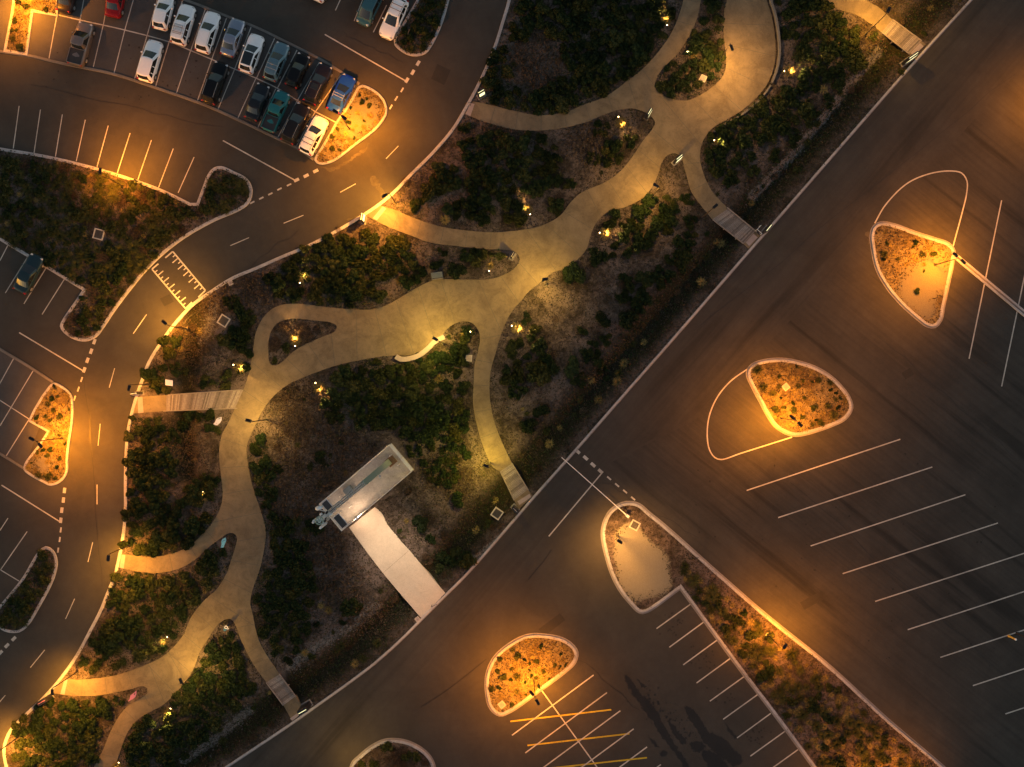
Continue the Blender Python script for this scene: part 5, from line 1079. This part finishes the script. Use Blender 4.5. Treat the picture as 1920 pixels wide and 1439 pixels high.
CL = {
 'A': [(925, 100, 22), (930, 140, 26), (945, 178, 28), (1000, 25, 30), (1060, 40, 42), (1110, 20, 50), (1140, 70, 45), (1100, 110, 46), (1180, 100, 38), (1170, 30, 40), (1230, 30, 32), (1190, 135, 28), (1130, 155, 33), (1090, 178, 28), (1030, 192, 32), (985, 200, 24), (1220, 70, 25), (1150, -10, 40), (975, 60, 20), (1060, 165, 26)],
 'B': [(1125, 240, 14), (1178, 262, 13), (1150, 290, 22), (1112, 300, 14), (975, 290, 22), (1010, 325, 42), (950, 350, 36), (900, 345, 34), (930, 270, 28), (885, 285, 24), (835, 335, 26), (805, 365, 18), (900, 392, 26), (965, 395, 22), (1045, 385, 14), (1068, 345, 10), (1000, 268, 18), (855, 395, 16), (870, 240, 10), (1040, 300, 14), (780, 385, 12)],
 'C': [(560, 505, 28), (610, 485, 42), (655, 515, 55), (620, 550, 36), (680, 545, 38), (545, 540, 28), (690, 455, 18), (740, 460, 22), (757, 490, 20), (728, 500, 24), (770, 515, 22), (870, 480, 13), (895, 482, 17), (930, 478, 12), (515, 525, 12), (700, 500, 20), (640, 465, 20), (828, 475, 8)],
 'D': [(292, 700, 20), (320, 650, 18), (440, 640, 22), (462, 598, 18), (465, 650, 16), (455, 690, 14), (440, 565, 14), (385, 720, 14), (420, 712, 18), (335, 690, 14), (305, 725, 14)],
 'E': [(268, 800, 34), (302, 830, 34), (262, 870, 28), (282, 920, 36), (258, 960, 26), (292, 1000, 40), (330, 1020, 24), (352, 1000, 26), (250, 1022, 18), (390, 785, 18), (345, 788, 16), (372, 925, 24), (300, 880, 30), (325, 960, 24), (378, 985, 18), (395, 900, 14)],
 'F': [(700, 700, 30), (740, 722, 42), (660, 730, 38), (780, 700, 38), (820, 700, 36), (852, 672, 24), (868, 640, 20), (700, 765, 40), (760, 775, 44), (820, 765, 38), (645, 705, 16), (842, 805, 32), (800, 815, 26), (850, 845, 28), (830, 885, 32), (872, 730, 12), (805, 880, 22), (490, 838, 16), (500, 880, 22), (503, 930, 18), (522, 985, 28), (545, 1035, 36), (505, 1085, 24), (560, 1085, 36), (512, 1130, 34), (560, 1130, 26), (520, 1180, 26), (555, 1192, 18), (575, 1182, 12), (515, 1216, 10), (660, 1140, 15), (805, 1010, 12), (830, 1060, 20), (865, 1045, 18), (600, 860, 12), (570, 700, 8), (640, 760, 30), (775, 850, 14), (590, 985, 14), (870, 780, 10)],
 'G': [(1150, 418, 22), (1225, 410, 34), (1198, 440, 32), (1165, 465, 22), (1120, 482, 16), (1290, 372, 12), (1295, 415, 14), (1300, 442, 11), (1285, 470, 20), (1258, 482, 12), (1240, 520, 18), (1270, 500, 12), (1175, 530, 14), (1170, 558, 12), (1200, 560, 18), (1190, 583, 16), (1110, 670, 18), (1133, 690, 12), (1085, 715, 14), (1000, 622, 16), (985, 665, 32), (960, 700, 22), (1012, 700, 22), (1030, 688, 16), (968, 735, 14), (1137, 637, 9), (1110, 642, 8), (990, 600, 10), (1255, 390, 14)],
 'H': [(1500, 30, 34), (1540, 35, 40), (1572, 80, 38), (1592, 112, 28), (1550, 130, 36), (1480, 62, 14), (1510, 160, 22), (1482, 200, 32), (1440, 205, 28), (1420, 225, 32), (1380, 245, 34), (1342, 278, 26), (1345, 308, 22), (1368, 330, 16), (1392, 290, 22), (1432, 252, 26), (1468, 235, 20), (1500, 105, 18), (1555, 190, 9), (1520, 222, 16), (1450, 292, 11), (1410, 322, 10), (1490, 255, 12), (1530, 85, 24)],
 'K': [(1340, 10, 24), (1335, 50, 24), (1310, 90, 26), (1335, 100, 26), (1290, 130, 34), (1330, 140, 24), (1260, 150, 26), (1295, 165, 22)],
 'I1': [(230, 1105, 42), (290, 1102, 44), (340, 1110, 38), (378, 1080, 20), (398, 1055, 20), (270, 1160, 42), (320, 1150, 30), (230, 1180, 36), (262, 1205, 28), (292, 1212, 22), (200, 1212, 24), (172, 1248, 16), (222, 1240, 20), (188, 1190, 16), (410, 1030, 14), (330, 1180, 14)],
 'I2': [(62, 1372, 34), (100, 1342, 34), (150, 1342, 34), (200, 1328, 22), (100, 1400, 46), (152, 1400, 38), (62, 1425, 36), (175, 1370, 20), (225, 1312, 10)],
 'I3': [(425, 1200, 14), (430, 1230, 22), (402, 1225, 18), (402, 1270, 32), (440, 1280, 26), (352, 1310, 28), (392, 1330, 36), (302, 1352, 28), (272, 1392, 34), (322, 1400, 34), (260, 1425, 24), (430, 1320, 18), (468, 1290, 14), (362, 1370, 24), (450, 1250, 12)],
}
rv = random.Random(11)
for i_, u in enumerate(UPL):  # pale tussock added in front of each spotlight so its beam shows
    d_ = math.hypot(u[2], u[3]); fx, fy = u[0] + u[2] / d_ * 13, u[1] + u[3] / d_ * 13; p = G(fx, fy)
    o = bpy.data.objects.new('grass_tussock', VM['straw'][i_ % 3]); C.objects.link(o); o.location = (p.x, p.y, float(terrain(np.array([fx]), np.array([fy]))[0]) - .02); k_ = 1.35 * min(1, .6 + u[5] * .35); o.scale = (k_, k_, k_ * .8); o.rotation_euler.z = i_ * 1.3
    tag(o, 'added pale tussock catching the spotlight ' + u[4], 'grass tussock', 'grass tussocks added to catch the spotlights')
for zone, L_ in CL.items():
    poly = GARDEN_P
    for (cx_, cy_, r_) in L_:
        tries = int(10 + r_ * r_ / 18)
        for _ in range(tries):
            a = rv.uniform(0, 6.283); d = r_ * math.sqrt(rv.random()); x = cx_ + d * math.cos(a); y = cy_ + d * math.sin(a) * .95
            k = 'shrub' if rv.random() < .60 else 'spread'; sz = min(r_ * .8, rv.uniform(9, 18)) if r_ > 14 else min(r_ * .9, rv.uniform(7, 11))
            if okpos(x, y, sz * .75, poly): put(k, x, y, sz, zone, sep=.60)
def fill(zone, poly, n, kinds, szs, m=5, sep=.62):
    xs = [p[0] for p in poly]; ys = [p[1] for p in poly]
    for _ in range(n):
        x = rv.uniform(min(xs), max(xs)); y = rv.uniform(min(ys), max(ys)); k = rv.choices(list(kinds), list(kinds.values()))[0]; s = rv.uniform(*szs[k])
        if okpos(x, y, 2, poly) and all(inm(x + dx, y + dy, poly) for dx, dy in ((s * .8, 0), (-s * .8, 0), (0, s * .8), (0, -s * .8))): put(k, x, y, s, zone, sep=sep)
SZ = {'shrub': (8, 16), 'spread': (8, 15), 'tuss': (8, 14), 'straw': (3, 6), 'dry': (7, 14), 'ball': (5, 9)}
fill('J', ISP['J'], 2600, {'tuss': 5, 'spread': 2.4, 'shrub': 1.2, 'straw': .8, 'dry': .8}, SZ, sep=.55)
fill('N1', ISP['N1'], 400, {'shrub': 2, 'spread': 2, 'tuss': 1}, SZ)
fill('N4', ISP['N4'], 500, {'tuss': 3, 'shrub': 1, 'spread': 1.5}, SZ)
fill('E5', ISP['E5'], 200, {'spread': 1, 'dry': 1}, SZ)
fill('T', HOLE, 60, {'spread': 1, 'dry': 2}, SZ)
MED = [p for p in ISP['E3']]
MEDL = [(1255, 1020), (1290, 1060), (1345, 1100), (1440, 1180), (1560, 1275), (1700, 1400), (1780, 1480), (1575, 1490), (1530, 1430), (1480, 1362), (1400, 1255), (1350, 1190), (1285, 1105)]
fill('E3', MEDL, 3600, {'tuss': 4, 'spread': 1.6, 'straw': 4, 'shrub': .6}, {**SZ, 'straw': (4, 7), 'tuss': (8, 13)}, sep=.62)
for zz, n in (('E1', 60), ('E2', 260), ('E4', 240), ('N2', 170), ('N3', 190), ('N0', 160)):
    s2 = {**SZ, 'ball': (3, 6), 'straw': (3.5, 6.5), 'spread': (4, 9), 'tuss': (5, 9)}
    fill(zz, ISP[zz] if zz != 'E1' else [(1650, 430), (1720, 450), (1770, 470), (1750, 500), (1690, 505), (1650, 490)], n, {'ball': .8, 'straw': 2.2, 'spread': .9, 'tuss': .5}, s2, sep=.9)
# tussocks and dry shrubs through the open garden, strappy plants along the path, swale grasses
for _ in range(5200):
    x = rv.uniform(0, 1830); y = rv.uniform(0, 1439)
    if not okpos(x, y, 6, GARDEN_P): continue
    d1 = D1[int((y + 60) / 4), int((x + 60) / 4)]
    if d1 < 26: 
        if rv.random() < .55: put(rv.choice(('spread', 'tuss', 'dry', 'dry', 'straw')), x, y, rv.uniform(5, 10), 'W', sep=.7)
    elif rv.random() < (.10 if (x > 930 and y > 340) or (x > 1330) else .24):
        z = min(CL, key=lambda q: min((a - x) ** 2 + (b - y) ** 2 for a, b, _ in CL[q])); put(rv.choice(('dry', 'tuss', 'dry', 'spread', 'straw')), x, y, rv.uniform(4, 10), z, sep=.75)
# the rest past ~290 of a kind, as one object per kind
def merged(kind, items):
    me0 = [np.array([v.co[:] for v in m.vertices]).reshape(-1, 4, 3) for m in VM[kind]]; acc = []
    for (_, x, y, rpx) in items:
        q = random.choice(me0); q = q[::2]; p = G(x, y); s = rpx / S / (.93 if kind in ('shrub', 'ball', 'spread') else .75 if kind == 'tuss' else .5 if kind == 'straw' else .9); a = random.uniform(0, 6.28); Rm = np.array([[math.cos(a), -math.sin(a), 0], [math.sin(a), math.cos(a), 0], [0, 0, 1]])
        z = float(terrain(np.array([x]), np.array([y]))[0]) if inm(x, y, GARDEN_P) else .09; acc.append(q @ Rm.T * np.array([s, s, min(s, 1)]) + np.array([p.x, p.y, z - .03]))
    V = np.concatenate(acc); n = len(V); c = V.mean(1); u = (V[:, 1] - V[:, 0]) / 2; v = (V[:, 3] - V[:, 0]) / 2; me = quads_mesh(NM[kind][0] + '_mass', c, u, v, VM[kind][0].materials[0]); o = bpy.data.objects.new(NM[kind][0] + '_mass', me); C.objects.link(o); tag(o, 'the remaining ' + NM[kind][2] + 's spread through the garden beds', 'plants', kind='stuff')
for kd in NM:
    it = [o for o in overflow if o[0] == kd]
    if it: merged(kd, it)
print('PLANTS', VC)
# low ground cover and litter: one uncountable mass
def litter(name, mat, n, polys, cond, size, up, label):
    xs = RNG.uniform(-20, 1900, n); ys = RNG.uniform(-20, 1460, n); ok = np.zeros(n, bool)
    for p in polys: ok |= inpoly_np(xs, ys, p)
    ok &= ~(inpoly_np(xs, ys, PATH) & ~inpoly_np(xs, ys, HOLE)) & ~inpoly_np(xs, ys, PATH4) & ~inpoly_np(xs, ys, DRIVE) & ~inpoly_np(xs, ys, COMP)
    for q in BWQ: ok &= ~inpoly_np(xs, ys, q)
    for q in COVR: ok &= (xs - q[0]) ** 2 + (ys - q[1]) ** 2 > (q[2] * .8) ** 2
    if cond is not None: ok &= cond(xs, ys)
    xs = xs[ok]; ys = ys[ok]; m = len(xs); inG = inpoly_np(xs, ys, GARDEN_P); z = np.where(inG, terrain(xs, ys), .09) + RNG.uniform(.01, up, m)
    c = np.stack([(xs - 960) / S, (719.5 - ys) / S, z], 1); nrm = unit(RNG.normal(size=(m, 3)) * .7 + np.array([0, 0, .8])); u = unit(np.cross(nrm, RNG.normal(size=(m, 3)))); v = np.cross(nrm, u); s = (size * RNG.uniform(.4, 1.5, m))[:, None]
    me = quads_mesh(name, c, u * s * .4, v * s, mat); o = bpy.data.objects.new(name, me); C.objects.link(o); return tag(o, label, 'ground cover', kind='stuff')
BEDS = [GARDEN_P] + list(ISP.values())
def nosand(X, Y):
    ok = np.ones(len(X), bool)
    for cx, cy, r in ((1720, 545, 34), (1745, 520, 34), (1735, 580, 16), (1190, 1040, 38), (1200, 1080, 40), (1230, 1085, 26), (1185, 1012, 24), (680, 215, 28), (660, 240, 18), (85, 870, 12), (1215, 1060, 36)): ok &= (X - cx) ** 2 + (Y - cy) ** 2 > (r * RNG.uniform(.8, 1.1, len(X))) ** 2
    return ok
def cl_noise(X, Y): return (np.sin(X * .045 + 2 * np.sin(Y * .03)) * np.sin(Y * .05 + 1.7 * np.sin(X * .027)) + .5 * np.sin(X * .13 + Y * .11)) > RNG.uniform(-.9, 1.3, len(X))
litter('leaf_litter', M['litter'], 420000, BEDS, nosand, .075, .06, 'scattered twigs, bark chips and dry leaves over the garden soil')
litter('ground_cover', M['leaf_olive'], 200000, [GARDEN_P, ISP['J'], ISP['N1'], ISP['N4'], ISP['E3']], lambda X, Y: cl_noise(X, Y) & ~((X > 930) & (Y > 340) & (RNG.uniform(size=len(X)) < .7) & inpoly_np(X, Y, GARDEN_P)) & ~(inpoly_np(X, Y, ISP['E3']) & (X < 1250)), .07, .10, 'low olive-green ground cover between the shrubs')
litter('dry_grass', M['leaf_straw'], 120000, [ISP[k] for k in ('E2', 'E4', 'N2', 'N3', 'N0')], lambda X, Y: (RNG.uniform(size=len(X)) < .7) & nosand(X, Y), .07, .10, 'dry straw-coloured grass on the lamp-lit islands')
ALLC = [c for k_, l in CL.items() for c in l if k_ != 'G']
def inclump(X, Y):
    ok = np.zeros(len(X), bool)
    for a, b, r in ALLC: ok |= (X - a) ** 2 + (Y - b) ** 2 < (r * RNG.uniform(.7, 1.1, len(X))) ** 2
    return ok | (inpoly_np(X, Y, ISP['J']) & (RNG.uniform(size=len(X)) < .5)) | inpoly_np(X, Y, ISP['N1']) | inpoly_np(X, Y, ISP['N4'])
litter('understorey', M['leaf_dark'], 330000, [GARDEN_P, ISP['J'], ISP['N1'], ISP['N4']], inclump, .085, .30, 'low leafy understorey growing between the shrubs')
def sd1(X, Y): return pdist(X, Y, SW1)
def scrub(X, Y):
    ok = np.zeros(len(X), bool)
    for a, b, r in ((580, 800, 75), (560, 900, 70), (640, 860, 60), (600, 1030, 60), (640, 1090, 50), (1000, 120, 60), (560, 760, 60), (860, 900, 40), (400, 560, 40), (360, 650, 50), (350, 850, 50), (820, 880, 40), (700, 1160, 40), (1110, 700, 30), (540, 950, 50), (1640, 50, 50), (480, 540, 40), (940, 250, 50), (1100, 260, 50)):
        ok |= (X - a) ** 2 + (Y - b) ** 2 < (r * RNG.uniform(.4, 1.15, len(X))) ** 2
    return ok
litter('dry_scrub', M['leaf_brown'], 900000, [GARDEN_P], lambda X, Y: scrub(X, Y) & (cl_noise(X * 2.1, Y * 2.1) | (RNG.uniform(size=len(X)) < .5)), .085, .28, 'low dark brown scrub between the green shrubs')
litter('swale_grass', M['leaf_dark'], 420000, [GARDEN_P], lambda X, Y: (sd1(X, Y) < 27 + RNG.normal(0, 5, len(X))) & (cl_noise(X * 1.7, Y * 1.7) | (RNG.uniform(size=len(X)) < .35)), .075, .16, 'dark olive grass lining the drainage swale')
litter('swale_straw', M['leaf_brown'], 160000, [GARDEN_P], lambda X, Y: (sd1(X, Y) < 30 + RNG.normal(0, 5, len(X))) & (RNG.uniform(size=len(X)) < .6), .06, .14, 'brown dry grass mixed through the drainage swale')
def stones(n, lines, sp):
    mb = MB(); r = random.Random(5); ico = [(0, 0, 1), (.89, 0, .45), (.28, .85, .45), (-.72, .53, .45), (-.72, -.53, .45), (.28, -.85, .45)]; F = [(0, 1, 2), (0, 2, 3), (0, 3, 4), (0, 4, 5), (0, 5, 1)]
    for _ in range(n):
        l = r.choice(lines); i = r.randrange(len(l) - 1); t = r.random(); x = l[i][0] + (l[i + 1][0] - l[i][0]) * t + r.gauss(0, sp); y = l[i][1] + (l[i + 1][1] - l[i][1]) * t + r.gauss(0, sp)
        if not okpos(x, y, 2, GARDEN_P): continue
        p = G(x, y); z = float(terrain(np.array([x]), np.array([y]))[0]); s = r.uniform(.03, .11); a = r.uniform(0, 6.28)
        mb.add([(p.x + s * (vx * math.cos(a) - vy * math.sin(a)) * 1.2, p.y + s * (vx * math.sin(a) + vy * math.cos(a)), z - s * .3 + s * vz) for vx, vy, vz in ico], F)
    return tag(mb.build('gravel', M['stone']), 'loose grey stones along the dry creek lines', 'gravel', kind='stuff')
stones(2200, [GRV[0], GRV[2], GRV[3], GRV[4]], 8)
